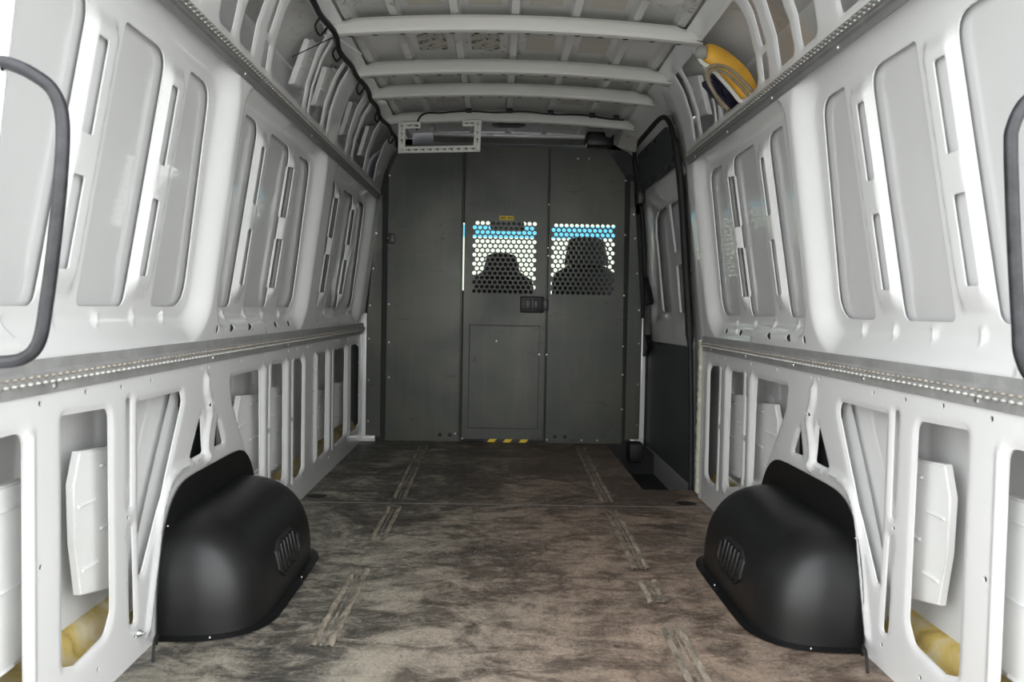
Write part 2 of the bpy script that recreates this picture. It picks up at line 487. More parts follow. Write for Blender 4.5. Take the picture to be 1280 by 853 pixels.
def relief(V, up, lower, top, ym):
    """inward is negative: amount added to |x|"""
    y, z = V[:, 0], V[:, 1]; out = np.zeros(len(V))
    rec = np.zeros(len(V))
    for a, b in BAYS:
        if a > ym: continue
        cy, cz = (a + b) / 2, (.812 + 1.462) / 2; hy, hz = (b - a) / 2, (1.462 - .812) / 2
        r = .06
        qy, qz = np.abs(y - LEAN * .3 * (z - 1.1) - cy) - hy + r, np.abs(z - cz) - hz + r
        d = np.hypot(np.maximum(qy, 0), np.maximum(qz, 0)) + np.minimum(np.maximum(qy, qz), 0) - r
        wide = np.where(y > cy, .085, .05)
        rec = np.maximum(rec, 1 - sstep(0, 1, np.clip(d / wide, 0, 1)))
    out += REC * rec
    # soft rounded fall of the pillars, little tabs on the sill of each bay
    for y0 in (1.45, 1.62, 1.80, 1.98, 2.15, 2.62, 2.84, 3.06, 3.29, 3.95, 4.15, 4.36, 4.57, 4.78):
        out -= .007 * np.exp(-((y - y0) / .007) ** 2) * sstep(.785, .80, z) * (1 - sstep(.818, .83, z)) * (rec > .2)
    # ribs: a ridge on the near side, slot in the middle, a bead on the far side
    for e0, s0, s1, e1 in RIBS:
        if e1 > ym: continue
        yy = y - LEAN * (z - .84)
        env = sstep(.845, .905, z) * (1 - sstep(1.375, 1.435, z))
        e1p = e1 * KS - .014
        on = (yy > e0) & (yy < e1)
        up_ = np.clip((yy - e0) / np.maximum(.018 + .020 * (1 - env), 1e-3), 0, 1)
        dn = 1 - sstep(e1p, e1p + .026, yy)
        out -= on * env * PLAT * up_ * dn
    # rolled edges round the openings
    for h in lower + top:
        A = np.array(h); lo, hi = A.min(0) - .05, A.max(0) + .05
        near = np.where(((V >= lo) & (V <= hi)).all(1))[0]
        if not len(near): continue
        d = seg_dist(V[near], h)
        big = (A.max(0) - A.min(0)).min() > .06
        if big:
            out[near] += .004 * np.exp(-(d / .008) ** 2)
        else:
            out[near] += .003 * np.exp(-(d / .006) ** 2)
    # beads of the lower panel: along the wheel arch, up the post above it, down the bay posts
    def bead(path, w, h):
        d = np.full(len(V), 9.0); P = np.array(path)
        for a, b in zip(P, P[1:]):
            dd = b - a; t = np.clip(((V - a) @ dd) / (dd @ dd), 0, 1); d = np.minimum(d, np.linalg.norm(V - a - t[:, None] * dd, axis=1))
        return -h * np.exp(-(d / w) ** 4)
    out += bead([(p.x, p.y) for p in smooth_path([(2.00, .05, 0), (2.045, .20, 0), (2.085, .325, 0), (2.14, .385, 0), (2.22, .402, 0), (2.40, .398, 0)], 6)], .012, .008)
    out += bead([(p.x, p.y) for p in smooth_path([(2.40, .40, 0), (2.40, .45, 0), (2.415, .49, 0), (2.43, .53, 0), (2.415, .57, 0), (2.40, .60, 0), (2.40, .625, 0)], 6)], .016, .010)
    for y0 in (1.50,):
        out += bead([(y0, .12), (y0, .60)], .010, .005)
    for y0 in (2.99, 3.315, 3.60):
        out += bead([(y0, .14), (y0, .60)], .024, .010)
    if ym > 4:
        for y0 in (3.83, 4.12, 4.62, 5.01): out += bead([(y0, .14), (y0, .60)], .022, .013)
    out += -.004 * np.exp(-((z - .645) / .012) ** 4) * 0
    return out

def build_wall(s):
    left = s < 0; ym = 5.2 if left else 3.69; y0 = 1.22
    side = 'left' if left else 'right'
    up, small, lower, top = wall_holes(left)
    gy = np.arange(y0 + .004, ym, .0085)
    gz = np.concatenate([np.arange(.012, .70, .014), np.arange(.70, .86, .0085), np.arange(.86, 1.40, .014), np.arange(1.40, 1.56, .009), np.arange(1.56, 1.88, .012)])
    G = np.array([(a, b) for b in gz for a in gy])
    G = G + np.random.RandomState(3).uniform(-.0004, .0004, G.shape)
    outer = [(y0, 0), (ym, 0), (ym, 1.885), (y0, 1.885)]
    V, F, loops = hole_sheet(outer, up + small + lower + top, G, rings=(.004, .009, .015), step=.02)
    rel = relief(V, up, lower, top, ym)
    relmap = {(round(a, 6), round(b, 6)): r for (a, b), r in zip(V, rel)}
    def mapper(Q, depth):
        rr = np.array([relmap[(round(a, 6), round(b, 6))] for a, b in Q])
        x = prof(Q[:, 1]) + rr + depth
        return np.stack([s * x, Q[:, 0], Q[:, 1]], 1)
    w = sheet_mesh('wall_' + side, V, F, loops, mapper, .004, M['white'], smooth=42, lip_outer=False)
    tag(w, kind='structure')
    # outer skin
    zs = [-.02, .06, .12, .2, .35, .5, .66, .72, .78, .83, 1.0, 1.2, 1.42, 1.48, 1.54, 1.6, 1.68, 1.76, 1.83, 1.88, 1.93]
    off = [.06, .085, .10, .105, .11, .105, .095, .085, .066, .0585, .0585, .0585, .0585, .066, .09, .105, .12, .135, .135, .12, .10]
    ys = np.linspace(1.1, ym + .05, 40)
    bm = bmesh.new(); rows = []
    for z, o in zip(zs, off):
        rows.append([bm.verts.new((s * (prof(z) + o), y, z)) for y in ys])
    for A, B in zip(rows, rows[1:]):
        for i in range(len(ys) - 1): bm.faces.new((A[i], A[i + 1], B[i + 1], B[i]))
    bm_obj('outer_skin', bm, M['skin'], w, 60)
    for h in small:  # black discs just behind the small holes paint in their inner shade
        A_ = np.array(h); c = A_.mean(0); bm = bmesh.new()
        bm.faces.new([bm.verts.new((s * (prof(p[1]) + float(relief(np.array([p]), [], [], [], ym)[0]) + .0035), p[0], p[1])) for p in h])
        bm_obj('panel_hole_shade' if len(h) == 8 else 'drain_hole_shade', bm, M['rubber'], w)
    # flat strips close behind the slotted ribs
    for e0, s0, s1, e1 in RIBS:
        if e1 > ym: continue
        bm = bmesh.new(); zz = np.linspace(.87, 1.41, 12)
        A = [bm.verts.new((s * (prof(z) + REC - PLAT + .013), lean(e0 + .016, z), z)) for z in zz]; B = [bm.verts.new((s * (prof(z) + REC - PLAT + .013), lean(e1 * KS - .008, z), z)) for z in zz]
        for i in range(11): bm.faces.new((A[i], A[i + 1], B[i + 1], B[i]))
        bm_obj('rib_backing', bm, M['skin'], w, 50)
    # waxed sill at the foot of the cavity
    bm = bmesh.new()
    prf = [(.888, .015), (.925, .07), (.945, .085), (.955, .108), (.985, .125)]
    rows = [[bm.verts.new((s * x, y, z)) for y in ys] for x, z in prf]
    for A, B in zip(rows, rows[1:]):
        for i in range(len(ys) - 1): bm.faces.new((A[i], A[i + 1], B[i + 1], B[i]))
    bm_obj('waxed_sill', bm, M['wax'], w, 50)
    # inner wheel-housing sheets seen through the slanted opening
    bm = bmesh.new()
    a = [(1.93, .05), (2.20, .05), (2.20, .40), (2.36, .66), (1.93, .66)]
    def sheet(poly, x, dx=0):
        vs = [bm.verts.new((s * (x + dx * (p[1])), p[0], p[1])) for p in poly]; bm.faces.new(vs)
    sheet([(1.97, .10), (1.99, .20), (2.004, .26), (2.078, .387), (2.157, .514), (2.216, .604), (2.25, .68), (2.27, .68), (2.27, .10)], .916)
    bm_obj('wheel_housing', bm, M['white'], w)
    bm = bmesh.new()
    sheet([(1.98, .10), (2.30, .10), (2.30, .68), (1.98, .68)], .934)
    bm_obj('wheel_housing', bm, M['white'], w)
    bm = bmesh.new(); sheet([(2.29, .30), (2.62, .30), (2.62, .56), (2.29, .56)], .93); bm_obj('cavity_shade', bm, M['cab'], w)  # dark sheet added behind the triangular openings to stand for cavity shade
    # pale wax film beside the pads
    bm = bmesh.new(); sheet([(1.71, .16), (1.745, .16), (1.71, .40), (1.69, .42)], .981, 0); bm_obj('wax_film', bm, M['wax_pale'], w)
    # rear end frame: folds from the panel's rear edge out to the skin
    bm = bmesh.new()
    zz = np.linspace(0, 1.9, 30)
    A = [bm.verts.new((s * prof(z), y0, z)) for z in zz]; B = [bm.verts.new((s * (prof(z) + .14), y0 - .01, z)) for z in zz]
    for i in range(len(zz) - 1): bm.faces.new((A[i], A[i + 1], B[i + 1], B[i]))
    bm_obj('rear_flange', bm, M['white'], w, 40)
    return w

wall_left = build_wall(-1)
wall_right = build_wall(1)

# ------------------------------------------------------------------ ceiling
def roofz(x): 
    a = abs(x); return 1.952 - .03 * (a / .67) ** 2 - .05 * max(0, (a - .56) / .18) ** 2
bm = bmesh.new()
xs = sorted(set(np.round(np.concatenate([np.linspace(-.86, .86, 68)] + [np.array([c - .024, c - .014, c + .014, c + .024]) for c in (-.61, -.446, -.223, 0, .223, .446, .61)]), 4)))
ysr = np.linspace(1.1, 5.22, 30)
def corr(x): return -.026 if any(abs(x - c) < .0175 for c in (-.61, -.446, -.223, 0, .223, .446, .61)) else 0
rows = [[bm.verts.new((x, y, roofz(x) + corr(x))) for x in xs] for y in ysr]
for A, B in zip(rows, rows[1:]):
    for i in range(len(xs) - 1): bm.faces.new((A[i], A[i + 1], B[i + 1], B[i]))
ceiling = tag(bm_obj('ceiling', bm, M['roof'], None, 35), kind='structure')

# roof bows
BOWS = [(3.06, 'nearest white roof bow, with rusty chips and dark stains behind it'), (3.60, 'second white roof bow from the rear, behind the stained nearest one'),
        (3.98, 'third white roof bow from the rear, thinner looking, just before the cable bow'), (4.53, 'farthest white roof bow, with a thin black cable clipped along it')]
for k, (yb, lab) in enumerate(BOWS):
    root = empty('roof_bow', (0, yb, 1.86), lab, 'roof bow', 'cross bows under the roof')
    bm = bmesh.new(); n = 61; secs = []
    for i in range(n):
        x = -.685 + 1.37 * i / (n - 1); a = abs(x) / .685
        zb = 1.862 - .032 * a ** 2; zt = 1.909 - .034 * a ** 2
        e = max(0, (a - .93) / .07); zb += .010 * e * e * 0; zt -= .028 * e ** 2
        if min(abs(x - .62), abs(x + .62)) < .012: pass
        notch = .008 if a > .88 else 0
        sec = [(0.012, zt - notch + .012), (0, zt - notch), (-.004, zt - notch - .006), (-.006, zb + .008), (0.0, zb), (.014, zb - .003), (.036, zb - .002), (.043, zb + .004), (.046, zb + .02), (.05, zb + .03)]
        secs.append([bm.verts.new((x, yb + p, z)) for p, z in sec])
    for A, B in zip(secs, secs[1:]):
        for i in range(len(A) - 1): bm.faces.new((A[i], A[i + 1], B[i + 1], B[i]))
    bm.faces.new(secs[0]); bm.faces.new(secs[-1][::-1])
    bm_obj('bow_beam', bm, M['bow'], root, 40, (0, yb, 1.86))
    # dark holes in the lower flange
    for i in range(14):
        x = -.60 + 1.2 * i / 13 + random.uniform(-.008, .008); bm = bmesh.new()
        bmesh.ops.create_circle(bm, cap_ends=True, segments=10, radius=.009, matrix=Matrix.Translation((x, yb + .026, 1.862 - .032 * (x / .685) ** 2 - .004)) @ Matrix.Diagonal((1.3, .7, 1, 1)))
        bm_obj('flange_hole', bm, M['rubber'], root, None, (x, yb + .038, 1.86))

# damping patches on the roof skin
pt = [(-.33, 2.975, 0), (-.11, 2.975, 0), (.11, 2.97, 0), (.335, 2.97, 0), (-.335, 3.45, 1), (-.115, 3.45, 1), (.112, 3.45, 0), (.335, 3.45, 0),
      (-.335, 3.91, 1), (-.11, 3.91, 0), (.11, 3.91, 0), (.335, 3.91, 0), (-.33, 4.40, 0), (.33, 4.40, 0)]
where = {2.975: 'before the nearest bow', 2.97: 'before the nearest bow', 3.45: 'between first and second bows', 3.91: 'between second and third bows', 4.40: 'between third and farthest bows'}
pos = {-.335: 'far left', -.33: 'far left', -.11: 'left of the middle', -.115: 'left of the middle', .11: 'right of the middle', .112: 'right of the middle', .335: 'far right', .33: 'far right'}
for x, y, d in pt:
    bm = bmesh.new(); n = 6; L = .15 if y < 3 else .25 if y < 3.5 else .13
    rows = [[bm.verts.new((x - .06 + .12 * i / n, y - L / 2 + L * j, roofz(x - .06 + .12 * i / n) - .003)) for i in range(n + 1)] for j in (0, 1)]
    for i in range(n): bm.faces.new((rows[0][i], rows[0][i + 1], rows[1][i + 1], rows[1][i]))
    o = bm_obj('damping_patch', bm, M['patch_dirty' if d else 'patch'], None, None, (x, y, roofz(x)))
    tag(o, ('black-stained ' if d else '') + 'beige damping patch on the roof %s, %s' % (where[y], pos[x]), 'damping patch', 'damping patches on the roof skin')

# ------------------------------------------------------------------ floor
bm = bmesh.new()
out = [(-.893, 1.18), (.893, 1.18), (.893, 3.87), (.655, 3.87), (.655, 5.20), (-.893, 5.20)]
vs = [bm.verts.new((x, y, 0)) for x, y in out]; f = bm.faces.new(vs)
r = bmesh.ops.extrude_face_region(bm, geom=[f])
for v in [g for g in r['geom'] if isinstance(g, bmesh.types.BMVert)]: v.co.z = -.018
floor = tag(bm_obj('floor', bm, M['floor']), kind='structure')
bm = bmesh.new()
for x0, x1 in ((-.885, -.50), (-.50, .43), (.43, .885)):
    vs = [bm.verts.new(p) for p in ((x0, 3.524, .0012), (x1, 3.520, .0012), (x1, 3.532, .0012), (x0, 3.536, .0012))]; bm.faces.new(vs)
bm_obj('board_seam', bm, M['strip'], floor)
def channel(pts, dirt):
    bm = bmesh.new(); secs = []
    sec = [(-.030, .0), (-.026, .0055), (-.018, .0055), (-.013, .0012), (-.004, .0012), (-.002, .0035), (.002, .0035), (.004, .0012), (.013, .0012), (.018, .0055), (.026, .0055), (.030, .0)]
    P = smooth_path([(x, y, 0) for x, y in pts], 14)
    for p in P:
        secs.append([bm.verts.new((p.x + a + random.uniform(-.0025, .0025) * dirt, p.y, z * (1 + random.uniform(-.5, .4) * dirt) + .0008)) for a, z in sec])
    for A, B in zip(secs, secs[1:]):
        for i in range(len(sec) - 1): bm.faces.new((A[i], A[i + 1], B[i + 1], B[i]))
    for f in bm.faces: pass
    o = bm_obj('floor_channel', bm, M['floor'], floor, 50); o.data.materials.append(M['floorchan'])
    for i, p_ in enumerate(o.data.polygons):
        if i % 11 in (0, 1, 2, 8, 9, 10, 5): p_.material_index = 1
def mat_chan():
    m, nt, b = nodes('lit_channel_ridge')  # lighter ridge colour, painting in the light the ridges catch
    n = noise(nt, 25, 7, .7, sc=(1, .5, 1))
    nt.links.new(ramp(nt, n, [(.32, (.10, .088, .072)), (.5, (.26, .225, .175)), (.7, (.46, .40, .32))]).outputs[0], b.inputs['Base Color'])
    b.inputs['Roughness'].default_value = .7; bump(nt, b, n, .6, .004)
    return m
M['floorchan'] = mat_chan()
channel([(-.482, 5.0), (-.475, 4.3), (-.466, 3.60)], 0); channel([(-.466, 3.46), (-.466, 3.2), (-.468, 2.95)], .4)
channel([(-.470, 2.62), (-.470, 2.3), (-.471, 2.02)], 1)
channel([(.478, 5.0), (.462, 4.2), (.453, 3.58)], 0); channel([(.448, 3.44), (.445, 3.0), (.438, 2.66)], .3)
channel([(.436, 2.55), (.434, 2.35)], 1); channel([(.432, 2.16), (.430, 1.9), (.425, 1.45)], .3)
# drain spots in the floor
for x, y in ((-.83, 3.64), (.80, 3.60)):
    bm = bmesh.new(); bmesh.ops.create_circle(bm, cap_ends=True, segments=20, radius=.045, matrix=Matrix.Translation((x, y, .0012)) @ Matrix.Diagonal((1, .9, 1, 1)))
    bm_obj('floor_recess', bm, M['rubber'], floor)

# step well beside the sliding door
bm = bmesh.new()
def quad(bm, *p): bm.faces.new([bm.verts.new(q) for q in p])
quad(bm, (.655, 3.87, -.20), (1.08, 3.87, -.20), (1.08, 5.3, -.20), (.655, 5.3, -.20)); quad(bm, (1.03, 3.6, -.22), (1.03, 5.3, -.22), (1.03, 5.3, .3), (1.03, 3.6, .3))
quad(bm, (.655, 3.87, -.20), (.655, 5.3, -.20), (.655, 5.3, -.016), (.655, 3.87, -.016))
quad(bm, (.655, 3.87, -.20), (.96, 3.87, -.20), (.96, 3.87, -.002), (.655, 3.87, -.002))
quad(bm, (.655, 5.25, -.20), (.96, 5.25, -.20), (.96, 5.25, .03), (.655, 5.25, .03))
tag(bm_obj('trim_1', bm, M['cab'], None), kind='structure')
bm = bmesh.new(); add_box(bm, (.775, 5.0, -.08), (.86, 5.12, .035), .012)
tag(bm_obj('door_stop_block', bm, M['rubber'], None, 40, (.82, 5.06, -.08)), 'small black rubber block in the step well beside the bulkhead', 'door stop')

# ------------------------------------------------------------------ lashing rails
def rail(s, z0, z1, y0, y1, label, upper=False):
    zc = (z0 + z1) / 2; root = empty('lashing_rail', (s * float(prof(zc)), y0, zc), label, 'load rail', 'galvanised lashing rails along the walls')
    org = Vector((s * float(prof(zc)), y0, zc))
    h = z1 - z0
    sec = [(-.002, 0), (.003, .0), (.004, .30), (.010, .36), (.012, .44), (.008, .50), (.012, .56), (.011, .64), (.004, .70), (.003, 1.0), (-.002, 1.0)]
    ys = np.linspace(y0, y1, 60); bm = bmesh.new(); rows = []
    for d, t in sec:
        z = z0 + t * h
        rows.append([bm.verts.new((s * (float(prof(z)) - d - .0015), y, z)) for y in ys])
    for A, B in zip(rows, rows[1:]):
        for i in range(len(ys) - 1): bm.faces.new((A[i], A[i + 1], B[i + 1], B[i]))
    bm_obj('rail_strip', bm, M['galv_dark' if upper else 'galv'], root, 30, org)
    for t, mat, rr in (((.62, 'dimple', .70), (.80, 'dimple_shade', .60)) if upper else ((.36, 'dimple', 1.0), (.54, 'dimple_shade', .85))):
        V, F = [], []; z = z0 + t * h
        n = int((y1 - y0) / .0245)
        for i in range(n):
            y = y0 + .012 + i * .0245; x = float(prof(z)) - .0125; b = len(V)
            hw, hh, dp = .0062 * rr, .0042 * rr, .0055
            ring = [(hw * math.cos(a) + .3 * hh * math.sin(a), hh * math.sin(a)) for a in np.linspace(0, 2 * math.pi, 8, endpoint=False)]
            V += [(s * (x + .002), y + p, z + q) for p, q in ring] + [(s * (x - dp * .7), y + p * .7, z + q * .7) for p, q in ring] + [(s * (x - dp), y, z)]
            for k in range(8):
                j = (k + 1) % 8; F += [(b + k, b + j, b + 8 + j, b + 8 + k), (b + 8 + k, b + 8 + j, b + 16)]
        me = bpy.data.meshes.new('dimple_row'); me.from_pydata(V, [], F)
        for p in me.polygons: p.use_smooth = True
        me.transform(Matrix.Translation(-org)); link('dimple_row', me, M[mat], root)
    z = z0 + .2 * h
    bolts('rail_screw', [((s * (float(prof(z)) - .006), y0 + .35 + i * (y1 - y0 - .5) / 4, z), (-s, 0, 0)) for i in range(5)], M['steel'], root, .007, .005)
rail(-1, .672, .738, 1.22, 5.20, 'galvanised steel lashing rail at waist height on the left wall')
rail(1, .672, .738, 1.22, 3.70, 'galvanised steel lashing rail at waist height on the right wall')
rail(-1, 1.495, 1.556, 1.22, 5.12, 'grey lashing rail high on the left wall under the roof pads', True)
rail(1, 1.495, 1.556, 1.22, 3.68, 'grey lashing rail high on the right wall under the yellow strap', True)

# ------------------------------------------------------------------ white foam pads
def pad(s, poly, xf, label, group, bands=4, thick=.018):
    """poly in (y, z); xf(z) gives |x| of the visible face"""
    cy = sum(p[0] for p in poly) / len(poly); cz = sum(p[1] for p in poly) / len(poly)
    org = Vector((s * xf(cz), cy, min(p[1] for p in poly)))
    bm = bmesh.new()
    fr = [bm.verts.new((s * xf(z), y, z)) for y, z in poly]; bk = [bm.verts.new((s * (xf(z) + thick), y, z)) for y, z in poly]
    f = bm.faces.new(fr); n = len(poly)
    for i in range(n): bm.faces.new((fr[i], fr[(i + 1) % n], bk[(i + 1) % n], bk[i]))
    bm.faces.new(bk[::-1])
    bmesh.ops.bevel(bm, geom=list(f.edges), offset=.004, segments=2, affect='EDGES')
    o = bm_obj('foam_pad', bm, M['pad'], None, 40, org)
    tag(o, label, 'foam pad', group)
    z0, z1 = min(p[1] for p in poly), max(p[1] for p in poly)
    P = np.array(poly)
    for k in range(bands):
        z = z0 + (z1 - z0) * (k + .35) / bands
        # span of the outline at this height
        xsn = []
        for a, b in zip(P, np.roll(P, -1, 0)):
            if (a[1] - z) * (b[1] - z) < 0: xsn.append(a[0] + (b[0] - a[0]) * (z - a[1]) / (b[1] - a[1]))
        if len(xsn) < 2: continue
        ya, yb = min(xsn), max(xsn); w = yb - ya
        u0, u1 = (ya + .05 * w, ya + .42 * w) if k % 2 else (ya + .5 * w, ya + .95 * w)
        bm = bmesh.new(); x = xf(z)
        V = [(x - .0002, u0, z - .005), (x - .0002, u1, z - .004), (x - .0002, u1, z + .004), (x - .0002, u0, z + .005), (x - .006, u0 + .004, z), (x - .006, u1 - .008, z)]
        v = [bm.verts.new((s * a, b, c)) for a, b, c in V]
        for q in ((0, 1, 5, 4), (2, 3, 4, 5), (3, 0, 4), (1, 2, 5)): bm.faces.new([v[i] for i in q])
        bm_obj('pad_ridge', bm, M['pad'], o, None, org)
        bpy.context.view_layer.objects[-1] if False else None
    return o

LOWP = [
    ([(1.30, .14), (1.58, .17), (1.58, .505), (1.30, .51)], 'in the rearmost lower bay beside the rear doorway'),
    ([(1.783, .208), (1.97, .165), (1.97, .505), (1.779, .522), (1.752, .455), (1.758, .33)], 'in the tall lower bay just behind the wheel arch cover'),
    ([(2.86, .20), (3.15, .215), (3.15, .502), (2.885, .525), (2.850, .47), (2.84, .35)], 'in the lower bay just past the wheel arch cover'),
    ([(3.22, .185), (3.49, .165), (3.49, .50), (3.22, .52)], 'in the narrow lower opening between bars past the wheel arch')]
LOWPL = [([(4.02, .17), (4.36, .15), (4.36, .408), (4.02, .425)], 'in the first small lower bay past the seamed post'),
         ([(4.46, .175), (4.88, .15), (4.88, .396), (4.46, .425)], 'in the second small lower bay before the bulkhead')]
xf_low = lambda z: .936
for s, side in ((-1, 'left'), (1, 'right')):
    for poly, lab in LOWP + (LOWPL if s < 0 else []):
        pad(s, poly, xf_low, 'white pad %s, %s wall' % (lab, side), 'white foam pads in the lower bays', 5)
xf_up = lambda z: .822 - (z - 1.66) * .44
UPP = [([(3.12, 1.665), (3.285, 1.685), (3.235, 1.855), (3.08, 1.82)], 'nearest'), ([(3.47, 1.672), (3.65, 1.70), (3.61, 1.86), (3.405, 1.813)], 'second'),
       ([(4.07, 1.674), (4.235, 1.70), (4.17, 1.85), (3.99, 1.817)], 'third'), ([(4.60, 1.674), (4.77, 1.70), (4.69, 1.855), (4.506, 1.814)], 'farthest')]
for poly, w in UPP:
    pad(-1, poly, xf_up, '%s of the white foam pads above the upper left rail' % w, 'white foam pads under the left roof edge', 4, .02)
pad(1, UPP[1][0], xf_up, 'white foam pad above the upper right rail, ahead of the navy cloth', 'white foam pads under the right roof edge', 4, .02)
pad(1, UPP[0][0], xf_up, 'white foam pad half hidden behind the yellow strap, right wall', 'white foam pads under the right roof edge', 4, .02)

# ------------------------------------------------------------------ wheel arch covers
def arch_cover(s, label, shift=0):
    XW = .882
    org = Vector((s * XW, 2.45, 0))
    root = empty('wheel_arch_cover', org, label, 'wheel arch cover', 'black wheel arch covers')
    base = [(0, 2.062), (.05, 2.062), (.11, 2.068), (.165, 2.088), (.205, 2.125), (.228, 2.18), (.234, 2.26), (.234, 2.45), (.232, 2.65), (.226, 2.74), (.20, 2.81), (.15, 2.855), (.08, 2.872), (0, 2.875)]
    B = smooth_path([(d, y, 0) for d, y in base], 5)
    nv = 18; H = .278; p = .72; PD = .90
    bm = bmesh.new(); rows = []
    for q in B:
        cy = min(max(q.y, 2.30), 2.60); row = []
        for j in range(nv + 1):
            ph = math.pi / 2 * j / nv; c, sn = max(0, math.cos(ph)) ** PD, math.sin(ph) ** p; cyy = max(0, math.cos(ph)) ** .55
            hh = H * (1 - .10 * max(0, (2.30 - q.y) / .24) * 0)
            row.append(bm.verts.new((s * (XW - q.x * c), cy + (q.y - cy) * cyy, .008 + hh * sn)))
        rows.append(row)
    for A, Bq in zip(rows, rows[1:]):
        for j in range(nv):
            try: bm.faces.new((A[j], Bq[j], Bq[j + 1], A[j + 1]))
            except ValueError: pass
    # wall flange: offset of the outline in the wall plane, with a rolled corner to the body
    fl = []
    prof_pts = [(v.co.y, v.co.z) for v in rows[0]] + [(v.co.y, v.co.z) for v in rows[-1][::-1]]
    rim_in = list(rows[0]) + list(rows[-1][::-1]); rim = []
    for y, z in prof_pts:
        dy, dz = y - 2.45, z - .0
        n = Vector(((dy / .41) ** 3, (dz / .34) ** 3 + 1e-4)).normalized()
        oy, oz = y + n.x * .026, z + n.y * .088 * min(1, max(0, (z - .1) / .12))
        rim.append(bm.verts.new((s * (XW - .004), oy, max(.008, oz))))
    for i in range(len(rim) - 1):
        try: bm.faces.new((rim_in[i], rim_in[i + 1], rim[i + 1], rim[i]))
        except ValueError: pass
    # floor flange
    fr = []
    for i, q in enumerate(B):
        a, b = B[max(i - 1, 0)], B[min(i + 1, len(B) - 1)]; t = (b - a).normalized(); n = Vector((t.y, -t.x))
        w = .026
        fr.append(bm.verts.new((s * (XW - q.x - n.x * w), q.y + n.y * w, .004)))
    for i in range(len(B) - 1):
        bm.faces.new((rows[i][0], rows[i + 1][0], fr[i + 1], fr[i]))
    bmesh.ops.remove_doubles(bm, verts=bm.verts[:], dist=.0004)
    bm_obj('cover_shell', bm, M['black'], root, 60, org)
    # hexagonal vent with upright ribs on the inner face
    bm = bmesh.new(); y0, y1, z0, z1 = 2.315, 2.555, .062, .168
    hexa = rounded([(y0, z0 + .03), (y0 + .05, z0), (y1 - .05, z0), (y1, z0 + .03), (y1, z1 - .02), (y1 - .05, z1), (y0 + .05, z1), (y0, z1 - .02)], .012, 3)
    def face_x(z):
        sn = max(0., min(1., (z - .008) / H)) ** (1 / p); return XW - .234 * max(0., math.cos(math.asin(sn))) ** PD
    n = len(hexa); cy, cz = (y0 + y1) / 2, (z0 + z1) / 2
    oo = [bm.verts.new((s * (face_x(z) + .003), y, z)) for y, z in hexa]
    o2 = [bm.verts.new((s * (face_x(z) - .007), y + (cy - y) * .02, z + (cz - z) * .03)) for y, z in hexa]
    i2 = [bm.verts.new((s * (face_x(cz + (z - cz) * .84) - .007), cy + (y - cy) * .90, cz + (z - cz) * .84)) for y, z in hexa]
    i3 = [bm.verts.new((s * (face_x(cz + (z - cz) * .84) - .001), cy + (y - cy) * .89, cz + (z - cz) * .82)) for y, z in hexa]
    for A, Bq in ((oo, o2), (o2, i2), (i2, i3)):
        for i in range(n): bm.faces.new((A[i], A[(i + 1) % n], Bq[(i + 1) % n], Bq[i]))
    fr_ = bm_obj('vent_frame', bm, M['rubber'], root, 35, org)
    for k in range(6):
        y = y0 + .036 + k * (y1 - y0 - .072) / 5; bm = bmesh.new()
        add_box(bm, (-.004, y - .009, z0 + .012), (.007, y + .009, z1 - .012), .004)
        for v in bm.verts: v.co.x = s * (face_x(v.co.z) - v.co.x)
        bm_obj('vent_rib', bm, M['black'], root, 40, org)
    root.location.y += 0
    bolts('fixing_screw', [((s * (XW - .13), 2.05, .010), (0, 0, 1)), ((s * (XW - .248), 2.52, .010), (0, 0, 1)), ((s * (XW - .012), 2.085, .28), (-s, 0, 0))], M['steel'], root, .0028, .004)
    root.location.y += shift
arch_cover(-1, 'black plastic wheel arch cover on the floor along the left wall')
arch_cover(1, 'black plastic wheel arch cover on the floor along the right wall', -.028)
for s, side in ((-1, 'left'), (1, 'right')):
    bm = bmesh.new(); y = 2.0 - .02 * (s > 0)
    add_tube(bm, smooth_path([(s * .872, y + .02, .004), (s * .86, y - .005, .035), (s * .848, y - .05, .042), (s * .838, y - .085, .005)], 6), .0035, 8)
    tag(bm_obj('wire_loop', bm, M['rubber'], None, 50, (s * .85, y - .03, 0)), 'short black wire loop poking out of the floor behind the %s wheel arch cover' % side, 'wire', 'wire ends beside the wheel arch covers')
# bolt on the left lower panel by the arch cover
bm = bmesh.new(); bolt(bm, (-.880, 1.945, .06), (1, 0, 0), .010, .008); bolt(bm, (-.874, 1.945, .06), (1, 0, 0), .005, .012)
tag(bm_obj('anchor_bolt', bm, M['steel'], None, 40, (-.875, 1.93, .06)), 'steel anchor bolt low on the left wall beside the wheel arch cover', 'bolt')

# ------------------------------------------------------------------ bulkhead
YB = 5.2
bulk = empty('bulkhead', (0, YB, 0), 'dark green-grey steel bulkhead with two perforated windows across the far end', 'bulkhead')
OB = Vector((0, YB, 0))
def plate(name, poly, holes, y, mat, parent, thick=.02, org=OB, smooth=30):
    V, F, loops = hole_sheet(poly, holes)
    mp = lambda Q, d: np.stack([Q[:, 0], np.full(len(Q), y) + d, Q[:, 1]], 1)
    o = sheet_mesh(name, V, F, loops, mp, thick, mat, parent, smooth)
    o.data.transform(Matrix.Translation(-org)); return o
def mesh_holes(x0, x1, z0, z1, nx, nz, r):
    H = []; px = (x1 - x0) / (nx - .5); pz = (z1 - z0) / (nz - 1 + .0)
    for j in range(nz):
        for i in range(nx):
            x = x0 + px * (i + (.5 if j % 2 else 0)) ; z = z0 + pz * j
            H.append([(x + r * math.cos(2 * math.pi * k / 12), z + r * math.sin(2 * math.pi * k / 12)) for k in range(12)])
    return H
ZT = 1.852
